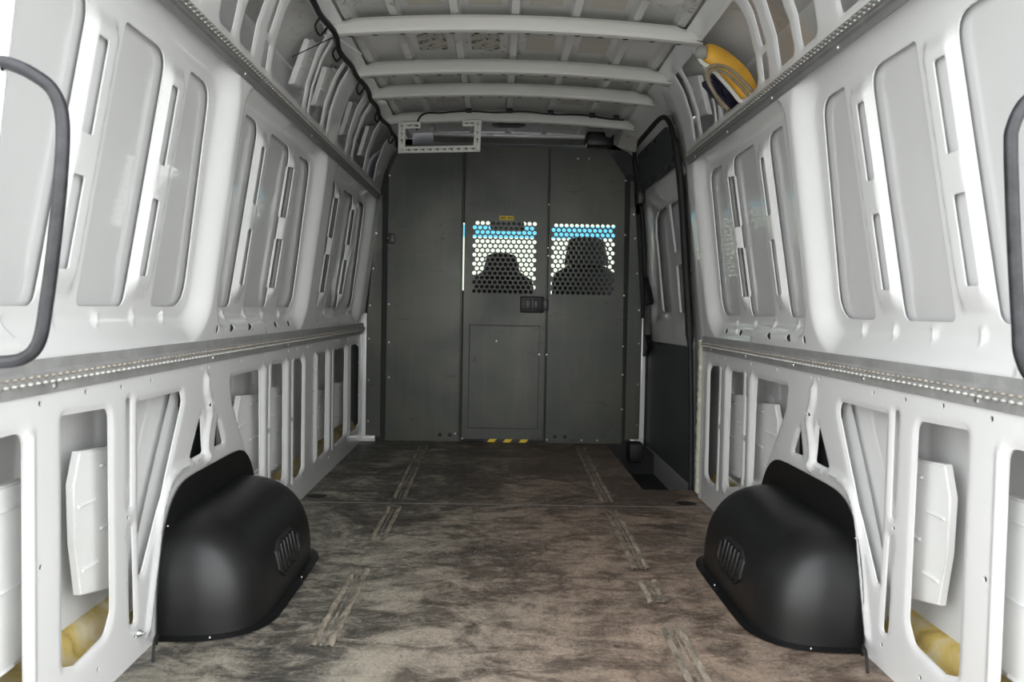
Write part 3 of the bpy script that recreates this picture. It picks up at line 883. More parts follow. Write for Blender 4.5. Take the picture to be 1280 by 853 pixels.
plate('side_panel', [(-.742, .0), (-.270, .0), (-.270, ZT), (-.66, ZT), (-.738, 1.68)], [circ(-.396, .04, .012, 12), circ(-.333, .04, .012, 12)], YB, M['bulk'], bulk)
door = plate('bulkhead_door', [(-.260, .018), (.262, .018), (.262, ZT), (-.260, ZT)], mesh_holes(-.197, .178, .952, 1.378, 12, 16, .0133), YB - .006, M['bulk'], bulk)
plate('side_panel', [(.270, .0), (.756, .0), (.738, 1.685), (.622, ZT), (.270, ZT)], mesh_holes(.297, .672, .952, 1.372, 12, 16, .0133) + [circ(.330, .04, .012, 12), circ(.394, .04, .012, 12)], YB, M['bulk'], bulk)
# backing behind the round drain holes and the gap below
bm = bmesh.new()
for x0, x1, z0, z1 in ((-.74, -.27, 0, .9), (.27, .74, 0, .9)): add_box(bm, (x0, YB + .03, z0), (x1, YB + .04, z1))
add_box(bm, (-.275, YB + .022, 0), (-.255, YB + .03, .955)); add_box(bm, (-.275, YB + .022, 1.38), (-.255, YB + .03, ZT)); add_box(bm, (.258, YB + .022, 0), (.275, YB + .03, ZT))
add_box(bm, (-.26, YB + .016, 0), (.262, YB + .02, .03))
bm_obj('backing_strip', bm, M['rubber'], bulk, None, OB)
# raised edges: folded seams beside the door
bm = bmesh.new()
add_box(bm, (.254, YB - .012, .01), (.266, YB + .0, ZT), .003); add_box(bm, (-.281, YB - .004, .01), (-.272, YB + .004, ZT), .002)
bm_obj('folded_seam', bm, M['bulk'], bulk, 30, OB)
# inset access panel on the door
inset = plate('access_panel', [(-.218, .092), (.216, .090), (.218, .734), (-.216, .736)], [], YB - .012, M['bulk'], door, .006)
bm = bmesh.new()
for a, b in (((-.222, .088), (-.217, .74)), ((.216, .088), (.221, .74)), ((-.222, .735), (.221, .740)), ((-.222, .086), (.221, .091))):
    add_box(bm, (a[0], YB - .0085, a[1]), (b[0], YB - .006, b[1]))
bm_obj('panel_gap', bm, M['rubber'], door, None, OB)
# latch
lt = bmesh.new(); add_box(lt, (.095, YB - .030, .822), (.245, YB - .008, .924), .008)
latch = bm_obj('door_latch', lt, M['black'], door, 40, OB)
lt = bmesh.new(); add_box(lt, (.125, YB - .040, .842), (.165, YB - .028, .904), .004); add_box(lt, (.18, YB - .040, .842), (.21, YB - .028, .904), .004); add_box(lt, (.235, YB - .034, .835), (.272, YB - .012, .91), .005)
bm_obj('latch_paddle', lt, M['tube'], latch, 40, OB)
# sticker with two dark lines of small print
bm = bmesh.new(); add_box(bm, (-.044, YB - .0085, 1.397), (.046, YB - .0065, 1.424)); st = bm_obj('warning_sticker', bm, M['yellow_sticker'], door, None, OB); st['label'] = 'small yellow sticker above the perforated window'
bm = bmesh.new()
for i in range(7):
    x = -.036 + i * .011
    if i == 3: continue
    add_box(bm, (x, YB - .0092, 1.404), (x + .007, YB - .0086, 1.417))
bm_obj('sticker_print', bm, M['ink'], st, None, OB)
# screws and bolts
bolts('panel_screw', [((x, YB - .010 if abs(x) < .27 else YB - .003, z), (0, -1, 0)) for x, z in ((-.73, 1.28), (-.728, .86), (-.725, .62), (-.722, .4), (-.733, 1.66), (.742, 1.66), (.745, 1.32), (.748, .94), (.75, .62), (.751, .44), (.753, .22), (.262, 1.50), (.262, 1.23), (.266, 1.18), (.268, .56), (-.255, .02), (.44, 1.79), (.51, 1.79), (-.30, .05), (.50, .02), (.28, .02), (.60, .02), (-.05, .64), (.22, .56))], M['steel'], bulk, .0065, .006)
# left side bolt catch
bm = bmesh.new(); add_box(bm, (-.735, YB - .025, 1.24), (-.695, YB - .001, 1.30), .006); bolt(bm, (-.733, YB - .03, 1.27), (0, -1, 0), .012, .012)
bm_obj('edge_catch', bm, M['bulk'], bulk, 40, OB)
# hazard tape at the foot of the door
bm = bmesh.new(); add_box(bm, (-.122, YB - .010, -.001 + .001), (.165, YB - .0075, .020)); tp = bm_obj('hazard_tape', bm, M['stripe'], door, None, OB); tp['label'] = 'yellow and black striped tape along the foot of the door'
# flank strips beside the bulkhead, down the body sides
for s in (-1, 1):
    plate('dark_channel', [(s * .742, 0), (s * .80, 0), (s * .80, 1.70), (s * .742, 1.70)][::s], [], YB + .035, M['rubber'], bulk, .004)
    zt = 1.54 if s < 0 else 1.66
    plate('flank_strip', [(s * .775, .02), (s * .862, .02), (s * .862, .80), (s * .795, zt), (s * .775, zt)][::s], [], YB + .005, M['bulk'], bulk, .01)
    bolts('flank_screw', [((s * (.85 - max(0, z - .8) * .08), YB, z), (0, -1, 0)) for z in (.12, .38, .64, .85, 1.08, 1.3, 1.45)], M['steel'], bulk, .006, .006)
    bm = bmesh.new()
    add_box(bm, (min(s * .862, s * .895), YB - .02, .02), (max(s * .862, s * .895), YB - .004, .80), .003); add_box(bm, (min(s * .80, s * .885), YB - .05, .0), (max(s * .80, s * .885), YB - .01, .035), .003)
    bm_obj('edge_flange', bm, M['white'], bulk, 30, OB)

# header above the bulkhead and dark corner closings
bm = bmesh.new()
add_box(bm, (-.95, YB + .06, 1.86), (.95, YB + .08, 2.0)); add_box(bm, (-1.0, YB + .06, 1.46), (-.60, YB + .08, 1.9)); add_box(bm, (.61, YB + .06, 1.46), (1.0, YB + .08, 1.9))
add_box(bm, (-1.0, YB + .06, -.2), (-.76, YB + .08, 1.6)); add_box(bm, (.76, YB + .06, -.2), (1.0, YB + .08, 1.6))
hd = tag(bm_obj('wall_back', bm, M['cab'], None), kind='structure')
bm = bmesh.new(); add_box(bm, (-.46, YB - .10, 1.897), (.47, YB - .03, 1.916), .006)
for x in (-.3, -.1, .15, .33): bolt(bm, (x, YB - .10, 1.905), (0, -1, 0), .007, .006)
tag(bm_obj('roof_header_strip', bm, M['white'], None, 40, (0, YB - .06, 1.9)), 'narrow white header strip across the roof just above the bulkhead', 'header strip')
bm = bmesh.new(); add_box(bm, (-.46, YB - .06, 1.86), (.50, YB - .05, 1.897)); bm_obj('header_plate', bm, M['bulk'], hd)
bm = bmesh.new(); add_box(bm, (-.10, YB - .35, 1.925), (.10, YB - .20, 1.955), .012)
for v in bm.verts:
    if v.co.z < 1.935: v.co.x *= .72
tag(bm_obj('roof_lamp', bm, M['black'], None, 40, (0, YB - .28, 1.93)), 'flat black lamp base under the roof behind the farthest bow', 'lamp')
bm = bmesh.new(); add_box(bm, (.475, YB - .14, 1.845), (.645, YB - .03, 1.935), .02)
tag(bm_obj('black_module_box', bm, M['black'], None, 40, (.56, YB - .09, 1.845)), 'square black plastic box at the top right corner of the bulkhead', 'box')
# right gusset plate near the door top
V, F, loops = hole_sheet(rounded([(.60, 1.70), (.74, 1.66), (.75, 1.80), (.70, 1.90), (.645, 1.89), (.63, 1.80)], .015), [rounded([(.665, 1.85), (.69, 1.85), (.685, 1.875)], .002, 2), rounded([(.69, 1.80), (.715, 1.80), (.705, 1.83)], .002, 2), rounded([(.655, 1.775), (.68, 1.775), (.675, 1.80)], .002, 2)])
g = sheet_mesh('corner_gusset', V, F, loops, lambda Q, d: np.stack([.70 + (Q[:, 0] - .68) * .8, np.full(len(Q), 4.86) + d, 1.865 + (Q[:, 1] - 1.79) * .72], 1), .01, M['strip'])
g.data.transform(Matrix.Translation((-.68, -4.86, -1.7))); g.location = (.68, 4.86, 1.7); tag(g, 'grey sheet metal gusset with triangular holes above the sliding door front', 'bracket')

# ------------------------------------------------------------------ sliding door on the right
dr = bpy.data.objects.new('door_1', None); C.objects.link(dr); dr.location = (.92, 4.5, 0); tag(dr, kind='structure')
OD = Vector((.92, 4.5, 0))
def dprof(z): return np.interp(z, [0, .7, 1.2, 1.5, 1.8, 1.9], [.915, .915, .885, .86, .80, .76])
Y0, Y1 = 3.90, 5.25
def door_sheet(name, poly, holes, off, mat, parent, lip=.012, rel=None, step=.04, grid=.03):
    A = np.array(poly); lo, hi = A.min(0), A.max(0)
    G = np.array([(a, b) for b in np.arange(lo[1] + .01, hi[1], grid) for a in np.arange(lo[0] + .01, hi[0], grid)])
    V, F, loops = hole_sheet(poly, holes, G, rings=(.006, .014), step=step)
    def mp(Q, d):
        x = dprof(Q[:, 1]) + off + d
        if rel is not None: x = x + rel(Q)
        return np.stack([x, Q[:, 0], Q[:, 1]], 1)
    o = sheet_mesh(name, V, F, loops, mp, lip, mat, parent, 40); o.data.transform(Matrix.Translation(-OD)); return o
cutd = [rounded([(4.13, 1.165), (4.50, 1.165), (4.58, 1.435), (4.24, 1.435)], .015), rounded([(4.08, .84), (4.42, .84), (4.47, 1.095), (4.15, 1.095)], .015), rounded([(4.60, .84), (4.88, .84), (5.0, 1.30), (4.98, 1.40), (4.90, 1.435), (4.64, 1.435)], [.02, .06, .03, .03, .04, .02])]
def drel(Q):
    y, z = Q[:, 0], Q[:, 1]
    a = sstep(3.98, 4.05, y) * (1 - sstep(5.02, 5.12, y)) * sstep(.76, .83, z) * (1 - sstep(1.44, 1.51, z))
    return .025 * a - .010 * np.exp(-((z - 1.535) / .02) ** 2)
door_sheet('door_inner_panel', rounded([(Y0, -.02), (Y1, -.02), (Y1, 1.85), (Y0, 1.85)], [.02, .02, .02, .02]), cutd, 0, M['white'], dr, rel=drel)
bm = bmesh.new(); zs = np.linspace(-.2, 1.98, 20)
A = [bm.verts.new((dprof(z) + .06, Y0 - .25, z)) for z in zs]; B = [bm.verts.new((dprof(z) + .06, Y1 + .1, z)) for z in zs]
for i in range(19): bm.faces.new((A[i], A[i + 1], B[i + 1], B[i]))
bm_obj('door_outer_skin', bm, M['skin'], dr, 50, OD)
low = door_sheet('lower_trim_board', rounded([(3.94, .005), (5.22, .005), (5.22, .66), (4.02, .672)], .02), [], -.012, M['trimgrey'], dr, .01)
low['label'] = 'dark grey board covering the lower part of the sliding door'
winb = door_sheet('window_blank', rounded([(4.12, 1.575), (5.10, 1.58), (5.10, 1.74), (5.04, 1.790), (4.22, 1.782), (4.13, 1.73)], [.03, .03, .02, .02, .06, .05]), [], -.016, M['trimgrey'], dr, .012)
winb['label'] = 'dark grey blank panel screwed over the sliding door window'
bolts('trim_clip', [((float(dprof(z)) - .018, y, z), (-1, 0, .3)) for y, z in ((4.17, 1.61), (4.4, 1.60), (4.65, 1.60), (4.9, 1.605), (4.23, 1.755), (4.5, 1.765), (4.75, 1.77), (4.98, 1.77), (5.06, 1.62), (5.06, 1.72))], M['rubber'], winb, .011, .008)
# black weather seal round the door opening
bm = bmesh.new()
path = [(3.93, -.02), (3.97, .4), (4.03, .8), (4.06, 1.1), (4.07, 1.4), (4.06, 1.60), (4.09, 1.74), (4.16, 1.81), (4.28, 1.835), (4.6, 1.838), (5.0, 1.835), (5.14, 1.80), (5.18, 1.64), (5.185, 1.4), (5.19, 1.1), (5.19, .8), (5.19, .4), (5.19, 0)]
P = smooth_path([(float(dprof(z)) - .016, y, z) for y, z in path], 6)
add_tube(bm, P, [.013 if p.y > 4.4 else (.021 if .72 < p.z < 1.70 else .012) for p in P], 10)
bm_obj('weather_seal', bm, M['rubber'], dr, 60, OD)
bm = bmesh.new()
add_box(bm, (.80, 5.06, 1.50), (.845, 5.14, 1.60), .008); bm_obj('door_roller', bm, M['black'], dr, 40, OD)
bm = bmesh.new()
pts = [(.87, 5.17, 1.06), (.87, 5.0, .90), (.87, 5.03, .885), (.87, 5.12, .88), (.87, 5.09, .70), (.87, 5.02, .62), (.87, 5.17, .56)]
f = bm.faces.new([bm.verts.new(p) for p in pts]); r = bmesh.ops.extrude_face_region(bm, geom=[f])
for v in [g for g in r['geom'] if isinstance(g, bmesh.types.BMVert)]: v.co.x += .03
bm_obj('door_lock_cover', bm, M['black'], dr, None, OD)

# door post with sealant at the end of the right wall
bm = bmesh.new(); zs = np.linspace(0, 1.86, 50); rows = []
def seal_y(z): return np.interp(z, [p[1] for p in path[:8]], [p[0] for p in path[:8]])
for t, off in ((0, 0), (.08, -.006), (.30, -.006), (.55, -.004), (.9, -.004), (1.0, .01)):
    rows.append([bm.verts.new(((1 - t) * float(prof(z)) + t * float(dprof(z)) + off, 3.685 + t * (float(seal_y(min(z, 1.80))) - 3.70), z)) for z in zs])
for A, B in zip(rows, rows[1:]):
    for i in range(len(zs) - 1): bm.faces.new((A[i], A[i + 1], B[i + 1], B[i]))
hd_rows = [[bm.verts.new((x, y, z)) for y in np.linspace(3.66, 5.26, 8)] for x, z in ((.83, 1.80), (.775, 1.835), (.755, 1.85), (.70, 1.875), (.66, 1.90))]
for A, B in zip(hd_rows, hd_rows[1:]):
    for i in range(7): bm.faces.new((A[i], A[i + 1], B[i + 1], B[i]))
tp_ = tag(bm_obj('trim_2', bm, M['white'], None, 40), kind='structure')
bm = bmesh.new(); rows = []
for j, (d, yy) in enumerate(((.003, 3.71), (-.012, 3.725), (-.010, 3.765), (.006, 3.785))):
    rows.append([bm.verts.new((float(prof(z)) + d + random.uniform(-.003, .003), yy + random.uniform(-.005, .005), z)) for z in np.linspace(.02, .72, 60)])
for A, B in zip(rows, rows[1:]):
    for i in range(59): bm.faces.new((A[i], A[i + 1], B[i + 1], B[i]))
bm_obj('sealant_bead', bm, M['cream'], tp_, 60)

# ------------------------------------------------------------------ hanging bracket, cables
br = empty('slotted_bracket', (-.37, 4.50, 1.67), 'cream slotted metal bracket frame hanging from the farthest roof bow', 'bracket')
OBr = Vector((-.37, 4.50, 1.67))
def bar(poly, slots, y=4.50):
    o = plate('slotted_bar', poly, slots, y, M['bracket'], br, .012, OBr, 30); return o
def keyh(x, z, ax):
    a, b = (.013, .004) if ax else (.004, .013)
    if ax: return [(x - a, z - b * .6), (x + a * .1, z - b * .6), (x + a * .35, z - b * 1.5), (x + a, z - b * .9), (x + a, z + b * .9), (x + a * .35, z + b * 1.5), (x + a * .1, z + b * .6), (x - a, z + b * .6)]
    return [(x - b * 0 - a * .6, z - b), (x + a * .6, z - b), (x + a * .6, z + b * .1), (x + a * 1.5, z + b * .35), (x + a * .9, z + b), (x - a * .9, z + b), (x - a * 1.5, z + b * .35), (x - a * .6, z + b * .1)]
bar([(-.597, 1.672), (-.155, 1.690), (-.155, 1.724), (-.597, 1.706)], [keyh(-.545 + .0385 * i, 1.691 + .0016 * i, True) for i in range(10)])
bar([(-.597, 1.706), (-.560, 1.708), (-.560, 1.838), (-.597, 1.836)], [keyh(-.578, 1.735 + .036 * i, False) for i in range(3)])
bar([(-.192, 1.723), (-.155, 1.724), (-.150, 1.858), (-.186, 1.857)], [keyh(-.172, 1.75 + .036 * i, False) for i in range(3)])
bar([(-.560, 1.803), (-.478, 1.808), (-.478, 1.842), (-.560, 1.838)], [keyh(-.54 + .036 * i, 1.822, True) for i in range(2)])
bar([(-.252, 1.822), (-.186, 1.826), (-.186, 1.858), (-.252, 1.854)], [keyh(-.235 + .03 * i, 1.84, True) for i in range(2)])
bm = bmesh.new()
bolts('bracket_bolt', [((x, 4.496, z), (0, -1, 0)) for x, z in ((-.578, 1.690), (-.578, 1.822), (-.172, 1.706), (-.17, 1.842))], M['steel'], br, .009, .008)
for x in (-.578, -.17):
    bm = bmesh.new(); add_box(bm, (x - .008, 4.51, 1.80), (x + .008, 4.535, 1.85)); bm_obj('hanger_tab', bm, M['steel'], br, None, OBr)

hz = []
yv = np.linspace(2.2, 5.08, 60)
for y in yv: hz.append((-.662 + .006 * math.sin(y * 7) + .006 * math.sin(y * 17), y, 1.826 + .004 * math.sin(y * 11) - .006 * (y > 4.9)))
bm = bmesh.new(); add_tube(bm, smooth_path(hz, 3), .0105, 8)
har = bm_obj('wiring_harness', bm, M['rubber'], None, 60, (-.648, 2.2, 1.852)); tag(har, 'black taped wiring harness running along the left roof edge', 'cable')
OH = Vector((-.648, 2.2, 1.852))
bm = bmesh.new()
lp = None
for y0, dx in ((2.86, -.03), (3.16, -.03), (3.66, -.02), (4.2, -.02), (4.75, -.03)):
    bm = bmesh.new(); add_tube(bm, smooth_path([(-.664, y0, 1.828), (-.672 + dx * .5, y0 + .02, 1.80), (-.672 + dx * .3, y0 + .07, 1.785), (-.664, y0 + .11, 1.826)], 6), .004, 7)
    lp = bm_obj('loose_wire', bm, M['rubber'], har, 60, None); lp.data.transform(Matrix.Translation(-OH))
bm = bmesh.new(); add_tube(bm, [(-.70, 3.03, 1.82), (-.66, 3.1, 1.835), (-.60, 3.30, 1.835)], .0035, 6)
ct = bm_obj('cable_tie', bm, M['pad'], har); ct.data.transform(Matrix.Translation(-OH)); ct['label'] = 'white cable tie'
bm = bmesh.new(); add_tube(bm, [(-.77, 2.90, 1.70), (-.66, 3.08, 1.83)], .002, 5)
ct = bm_obj('thin_wire', bm, M['rubber'], har); ct.data.transform(Matrix.Translation(-OH))
bm = bmesh.new()
add_tube(bm, smooth_path([(-.50, 4.52, 1.80), (-.49, 4.515, 1.86)] + [(x, 4.519, 1.909 - .034 * (x / .685) ** 2 + .004 * math.sin(x * 20)) for x in np.linspace(-.45, .62, 16)], 4), .005, 7)
cab = bm_obj('bow_cable', bm, M['rubber'], None, 60, (0, 4.519, 1.90)); tag(cab, 'thin black cable clipped along the front of the farthest roof bow', 'cable')
for x in (0.0, .223, .446, .58, -.22):
    bm = bmesh.new(); z = 1.909 - .034 * (x / .685) ** 2; add_box(bm, (x - .016, 4.503, z - .006), (x + .016, 4.527, z + .018), .005)
    c_ = bm_obj('cable_clip', bm, M['rubber'], cab, 40, None); c_.data.transform(Matrix.Translation((0, -4.519, -1.90)))

# ------------------------------------------------------------------ strap, cloth and hose tucked above the right rail
OUTER = [Vector(p) for p in [(0.656, 2.97, 1.763), (0.681, 2.95, 1.794), (0.7236, 2.9391, 1.7813), (0.7638, 2.9315, 1.7521), (0.8068, 2.912, 1.705), (0.8277, 2.8875, 1.6587), (0.8381, 2.8726, 1.6177)]]  # strap edges from image pixels, most points pushed deeper by scaling about the camera
INNER = [Vector(p) for p in [(0.656, 2.97, 1.752), (0.669, 2.95, 1.724), (0.7004, 2.9391, 1.6995), (0.7392, 2.9417, 1.6619), (0.7686, 2.9187, 1.6171), (0.7911, 2.9051, 1.5838), (0.8086, 2.9012, 1.5856)]]
So, Si = smooth_path(OUTER, 6), smooth_path(INNER, 6)
def band(name, A, B, bulge, thick, mat):
    bm = bmesh.new(); secs = []
    for a, b in zip(A, B):
        sec = []; n = 6
        for i in range(n + 1):
            t = i / n; p = a.lerp(b, t); sec.append(bm.verts.new(p + Vector((-.35, -.9, 0)) * (bulge * math.sin(math.pi * t))))
        for i in range(n, -1, -1):
            t = i / n; p = a.lerp(b, t); sec.append(bm.verts.new(p + Vector((.3, .95, 0)) * thick))
        secs.append(sec)
    m = len(secs[0])
    for A_, B_ in zip(secs, secs[1:]):
        for k in range(m): bm.faces.new((A_[k], A_[(k + 1) % m], B_[(k + 1) % m], B_[k]))
    bm.faces.new(secs[0][::-1]); bm.faces.new(secs[-1])
    return bm
sorg = tuple(So[-1])
sp = bm_obj('yellow_strap', band('s', So, Si, .018, .03, None), M['yellow'], None, 60, sorg); tag(sp, 'folded yellow strap with a pale edge tucked above the upper right rail', 'strap')
bm = bmesh.new(); add_tube(bm, [p + Vector((-.008, -.02, -.004)) for p in Si], .008, 8)
bm_obj('pale_edge', bm, M['bracket'], sp, 60, sorg)['label'] = 'off-white edge of the strap'
bm = bmesh.new(); add_tube(bm, [So[0] + Vector((-.012, -.02, -.006)), So[3] + Vector((-.012, -.02, -.022)), So[6].lerp(Si[6], .5) + Vector((0, -.018, 0))], [.018, .026, .02], 10)
bm_obj('strap_end', bm, M['strip'], sp, 60, sorg)['label'] = 'grey folded end of the strap'
bm = bmesh.new()
NAVY = [Vector(p) for p in [(0.6862, 3.0472, 1.677), (0.706, 3.0472, 1.704), (0.7195, 3.0472, 1.7165), (0.7372, 3.0472, 1.729), (0.7756, 3.0472, 1.7144), (0.8058, 3.0472, 1.6832), (0.837, 3.0472, 1.6291), (0.7881, 3.0472, 1.5844), (0.7642, 3.0472, 1.5979), (0.7309, 3.0472, 1.6322)]]  # cloth outline from image pixels, scaled about the camera to lie deeper
ctr = sum(NAVY, Vector()) / len(NAVY); rs = np.random.RandomState(4)
ring_n = 40; loop = [NAVY[int(i * len(NAVY) / ring_n)].lerp(NAVY[(int(i * len(NAVY) / ring_n) + 1) % len(NAVY)], (i * len(NAVY) / ring_n) % 1) for i in range(ring_n)]
prev = None; shells = []
for f, dpt in ((1, .03), (1.02, .0), (.92, -.018), (.75, -.032), (.5, -.042), (.25, -.046)):
    row = []
    for i, p in enumerate(loop):
        q = ctr + (p - ctr) * (f * (1 + .05 * math.sin(i * 1.9) + .03 * math.sin(i * 3.3 + f * 4))) ; w = .008 * math.sin(i * .9 + f * 5) + .005 * math.sin(i * 2.3 - f * 9)
        row.append(bm.verts.new(q + Vector((.3, .95, 0)) * (dpt + w * (dpt < 0))))
    shells.append(row)
for A, B in zip(shells, shells[1:]):
    for k in range(ring_n): bm.faces.new((A[k], A[(k + 1) % ring_n], B[(k + 1) % ring_n], B[k]))
bm.faces.new(shells[-1]); bm.faces.new(shells[0][::-1])
tag(bm_obj('navy_cloth', bm, M['navy'], None, 35, tuple(NAVY[7])), 'crumpled navy cloth bundle behind the clear hose on the upper right rail', 'cloth')
bm = bmesh.new()
for L, r_ in (([(.729, 2.83, 1.534), (.697, 2.86, 1.584), (.665, 2.87, 1.643), (.659, 2.86, 1.678), (.684, 2.83, 1.684), (.717, 2.79, 1.66), (.749, 2.75, 1.613), (.767, 2.7, 1.566)], .007),
              ([(.72, 2.86, 1.546), (.68, 2.87, 1.614), (.662, 2.85, 1.657), (.673, 2.82, 1.667), (.706, 2.79, 1.646), (.739, 2.75, 1.599), (.754, 2.70, 1.553)], .006)):
    add_tube(bm, smooth_path(L, 8), r_, 10)
tag(bm_obj('clear_hose', bm, M['hose'], None, 60, (.745, 2.86, 1.56)), 'coiled clear plastic hose bent in front of the yellow strap', 'hose')

# ------------------------------------------------------------------ rear grab handles
def handle(s, pts, lab):
    P = smooth_path(pts, 8); n = len(P)
    bm = bmesh.new(); add_tube(bm, P, .0095, 12, flat=[(1, 1)] * n)
    root = bm_obj('grab_handle', bm, M['tube'], None, 60, pts[0]); tag(root, lab, 'grab handle', 'black tubular grab handles at the rear doorway')
    o0 = Vector(pts[0])
    for p in (pts[0], pts[-1]):
        bm = bmesh.new(); p = Vector(p)
        add_box(bm, p + Vector((-.026, -.006, -.017)), p + Vector((.022, .006, .017)), .005)
        q = bm_obj('flattened_end', bm, M['tube'], root, 40, None); q.data.transform(Matrix.Translation(-o0))
        bm = bmesh.new(); bolt(bm, p + Vector((0, -.008, 0)), (0, -1, 0), .010, .009); q2 = bm_obj('handle_bolt', bm, M['steel'], q, None, None); q2.data.transform(Matrix.Translation(-o0))
yh = 1.2
handle(-1, [(-.775, yh, 1.185), (-.745, yh, 1.180), (-.714, yh, 1.167), (-.684, yh, 1.143), (-.671, yh, 1.10), (-.674, yh, 1.02), (-.683, yh, .932), (-.695, yh, .84), (-.706, yh, .785), (-.727, yh, .762), (-.761, yh, .755), (-.80, yh, .754)],
       'black tubular grab handle at the rear doorway, left side')
handle(1, [(.78, yh, 1.19), (.745, yh, 1.178), (.715, yh, 1.160), (.698, yh, 1.125), (.696, yh, 1.09), (.706, yh, .96), (.718, yh, .835), (.724, yh, .79), (.745, yh, .755), (.79, yh, .745)],
       'black tubular grab handle at the rear doorway, right side')
# rear pillars that carry them
for s, k in ((-1, 3), (1, 4)):
    bm = bmesh.new(); zs = np.linspace(0, 1.95, 30)
    def inner(z): return .79 - max(0, z - .85) * .118 if z < 1.5 else .713 - (z - 1.5) * .25
    prof2 = [(0, 1.205), (.004, 1.195), (.012, 1.19), (.20, 1.175)]
    rows = [[bm.verts.new((s * (inner(z) + d + (.0 if s < 0 else .02)), y, z)) for z in zs] for d, y in [(.10, 1.26), (.01, 1.225)] + prof2]
    for A, B in zip(rows, rows[1:]):
        for i in range(len(zs) - 1): bm.faces.new((A[i], A[i + 1], B[i + 1], B[i]))
    tag(bm_obj('trim_%d' % k, bm, M['white'], None, 40), kind='structure')

# ------------------------------------------------------------------ cab beyond the bulkhead
def seat_shape(bm, x, y, w0, w1, z0, z1, d=.12, ny=14, p=3.0):
    """padded upright cushion, tapering from half width w0 to w1"""
    secs = []
    for i in range(ny + 1):
        t = i / ny; z = z0 + (z1 - z0) * t; e = (1 - max(0, (t - .86) / .14) ** 3) ** .5 if t < 1 else .55
        w = (w0 + (w1 - w0) * t) * max(e, .03); dd = d * max(e, .2) / 2
        sec = []
        for k in range(20):
            a = 2 * math.pi * k / 20; c, s_ = math.cos(a), math.sin(a)
            sec.append(bm.verts.new((x + w * math.copysign(abs(c) ** (2 / p), c), y + .06 * t + dd * math.copysign(abs(s_) ** (2 / p), s_), z)))
        secs.append(sec)
    for A, B in zip(secs, secs[1:]):
        for k in range(20): bm.faces.new((A[k], A[(k + 1) % 20], B[(k + 1) % 20], B[k]))
    bm.faces.new(secs[0][::-1]); bm.faces.new(secs[-1])
def seat(x, label, hr, sh):
    root = empty('cab_seat', (x, 5.62, -.1), label, 'seat', 'dark cab seats behind the bulkhead'); o = Vector((x, 5.62, -.1))
    bm = bmesh.new(); add_box(bm, (x - .22, 5.60, -.10), (x + .22, 6.05, .36), .05); bm_obj('seat_base', bm, M['seat'], root, 40, o)
    bm = bmesh.new(); seat_shape(bm, x, 5.62, .22, sh[0], .30, sh[1]); bm_obj('backrest', bm, M['seat'], root, 50, o)
    bm = bmesh.new(); seat_shape(bm, x, 5.64, hr[0], hr[1], hr[2], hr[3], .10, 12, 4); bm_obj('headrest', bm, M['seat'], root, 50, o)
    if hr[2] > sh[1] - .01:
        for q in (-.06, .06):
            bm = bmesh.new(); add_tube(bm, [(x + q, 5.66, sh[1] - .05), (x + q, 5.67, hr[2] + .03)], .007, 8); bm_obj('headrest_post', bm, M['steel'], root, 60, o)
seat(.555, 'dark cab seat with tall rounded headrest behind the right perforated window', (.155, .118, 1.150, 1.345), (.235, 1.148))
seat(-.025, 'dark cab seat with narrow tapered headrest behind the perforated door window', (.135, .096, 1.06, 1.222), (.225, 1.10))
# windscreen with blue sun band
ws = tag(bpy.data.objects.new('window_1', None), kind='structure'); C.objects.link(ws)
def wy(z): return 7.35 - (z - .75) * .62
def pane(name, z0, z1, mat):
    bm = bmesh.new(); n = 16; A, B = [], []
    for i in range(n + 1):
        x = -.97 + 1.94 * i / n; c = -.10 * (x / .97) ** 2
        A.append(bm.verts.new((x, wy(z0) + c, z0))); B.append(bm.verts.new((x, wy(z1) + c, z1)))
    for i in range(n): bm.faces.new((A[i], A[i + 1], B[i + 1], B[i]))
    return bm_obj(name, bm, mat, ws, 60)
pane('windscreen_pane', .75, 1.436, M['glass']); pane('sun_band', 1.436, 1.53, M['blue_glass']); pane('windscreen_top', 1.53, 1.66, M['glass'])
bm = bmesh.new()
for s in (-1, 1): add_tube(bm, [(s * 1.0, wy(.7) - .1, .7), (s * .98, wy(1.66) - .1, 1.66)], .04, 8)
add_tube(bm, [(-.93, wy(1.68) - .05, 1.70), (.93, wy(1.68) - .05, 1.70)], .045, 8)
bm_obj('windscreen_frame', bm, M['cab'], ws, 60)
bm = bmesh.new(); add_box(bm, (-.95, 6.35, -.15), (.95, 7.2, .78), .08, 4)
tag(bm_obj('dashboard', bm, M['cab'], None, 40, (0, 6.8, -.15)), 'dark dashboard under the windscreen beyond the seats', 'dashboard')
bm = bmesh.new(); add_box(bm, (-.95, 5.28, 1.70), (.95, 6.80, 1.74)); tr5 = tag(bm_obj('trim_5', bm, M['cab']), kind='structure')
bm = bmesh.new(); add_box(bm, (-.95, 5.28, -.16), (.95, 7.2, -.10)); bm_obj('cab_floor', bm, M['cab'], tr5)
bm = bmesh.new(); add_box(bm, (-1.0, 5.28, -.16), (-.95, 7.1, .72)); add_box(bm, (.95, 5.28, -.16), (1.0, 7.1, .72)); bm_obj('cab_side', bm, M['cab'], tr5)
bm = bmesh.new(); add_box(bm, (-.115, 6.60, 1.462), (.155, 6.63, 1.545), .03, 4)
mir = bm_obj('rear_view_mirror', bm, M['cab'], None, 40, (.02, 6.61, 1.5)); tag(mir, 'dark interior mirror hanging at the top of the windscreen', 'mirror')
bm = bmesh.new(); add_tube(bm, [(.02, 6.62, 1.53), (.02, 6.70, 1.64)], .012, 8); q = bm_obj('mirror_stem', bm, M['cab'], mir, 60, None); q.data.transform(Matrix.Translation((-.02, -6.61, -1.5)))

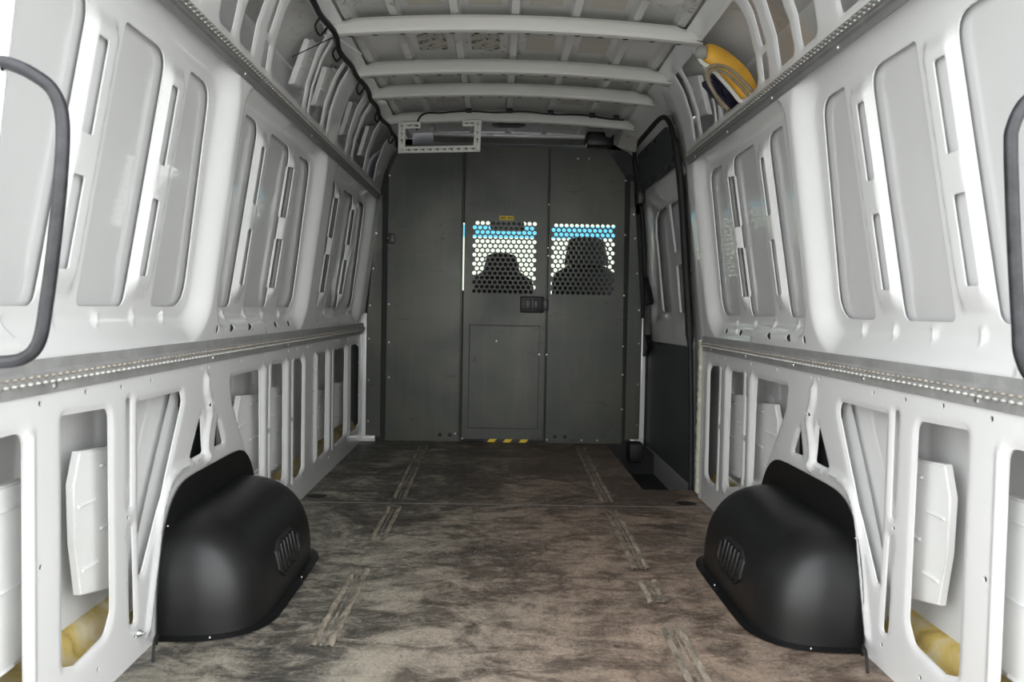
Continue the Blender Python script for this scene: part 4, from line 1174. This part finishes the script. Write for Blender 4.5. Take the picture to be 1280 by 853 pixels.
# yard around the van
bm = bmesh.new(); quad(bm, (-60, -60, -.66), (60, -60, -.66), (60, 60, -.66), (-60, 60, -.66))
tag(bm_obj('ground', bm, M['asphalt']), kind='structure')
# the van's underfloor closes the cavity from below
bm = bmesh.new(); add_box(bm, (-1.03, 1.1, -.24), (1.03, 5.3, -.205)); bm_obj('underfloor', bm, M['cab'], floor)

# ------------------------------------------------------------------ world, light, camera
sc = bpy.context.scene
w = bpy.data.worlds.new('overcast_sky'); sc.world = w; w.use_nodes = True
nt = w.node_tree; bg = nt.nodes['Background']
tc = N(nt, 'ShaderNodeTexCoord'); spx = N(nt, 'ShaderNodeSeparateXYZ'); nt.links.new(tc.outputs['Generated'], spx.inputs[0])
rp = ramp(nt, spx.outputs[2], [(.0, (.92, .95, .91)), (.12, (.98, 1.0, .97)), (.5, (.94, .97, 1.0))])
nt.links.new(rp.outputs[0], bg.inputs[0]); bg.inputs[1].default_value = 4.45

cam = bpy.data.cameras.new('camera'); co = bpy.data.objects.new('camera', cam); C.objects.link(co)
yaw, pitch, roll = R(1.05), R(2.254), R(1.05)
fw = Vector((math.sin(yaw) * math.cos(pitch), math.cos(yaw) * math.cos(pitch), -math.sin(pitch)))
rt = Vector((math.cos(yaw), -math.sin(yaw), 0)); upv = rt.cross(fw)
r2 = math.cos(roll) * rt + math.sin(roll) * upv; u2 = -math.sin(roll) * rt + math.cos(roll) * upv
co.matrix_world = Matrix(((r2.x, u2.x, -fw.x, -.047), (r2.y, u2.y, -fw.y, 0), (r2.z, u2.z, -fw.z, .846), (0, 0, 0, 1)))
cam.sensor_width = 36; cam.lens = 1033 / 1280 * 36; cam.clip_start = .05; cam.clip_end = 300
cam.dof.use_dof = True; cam.dof.focus_distance = 3.6; cam.dof.aperture_fstop = 8
sc.camera = co
sc.view_settings.view_transform = 'Standard'; sc.view_settings.look = 'None'; sc.view_settings.exposure = 0.0
sc.cycles.use_denoising = True
sc.cycles.max_bounces = 14; sc.cycles.diffuse_bounces = 8; sc.cycles.glossy_bounces = 5; sc.cycles.transparent_max_bounces = 12
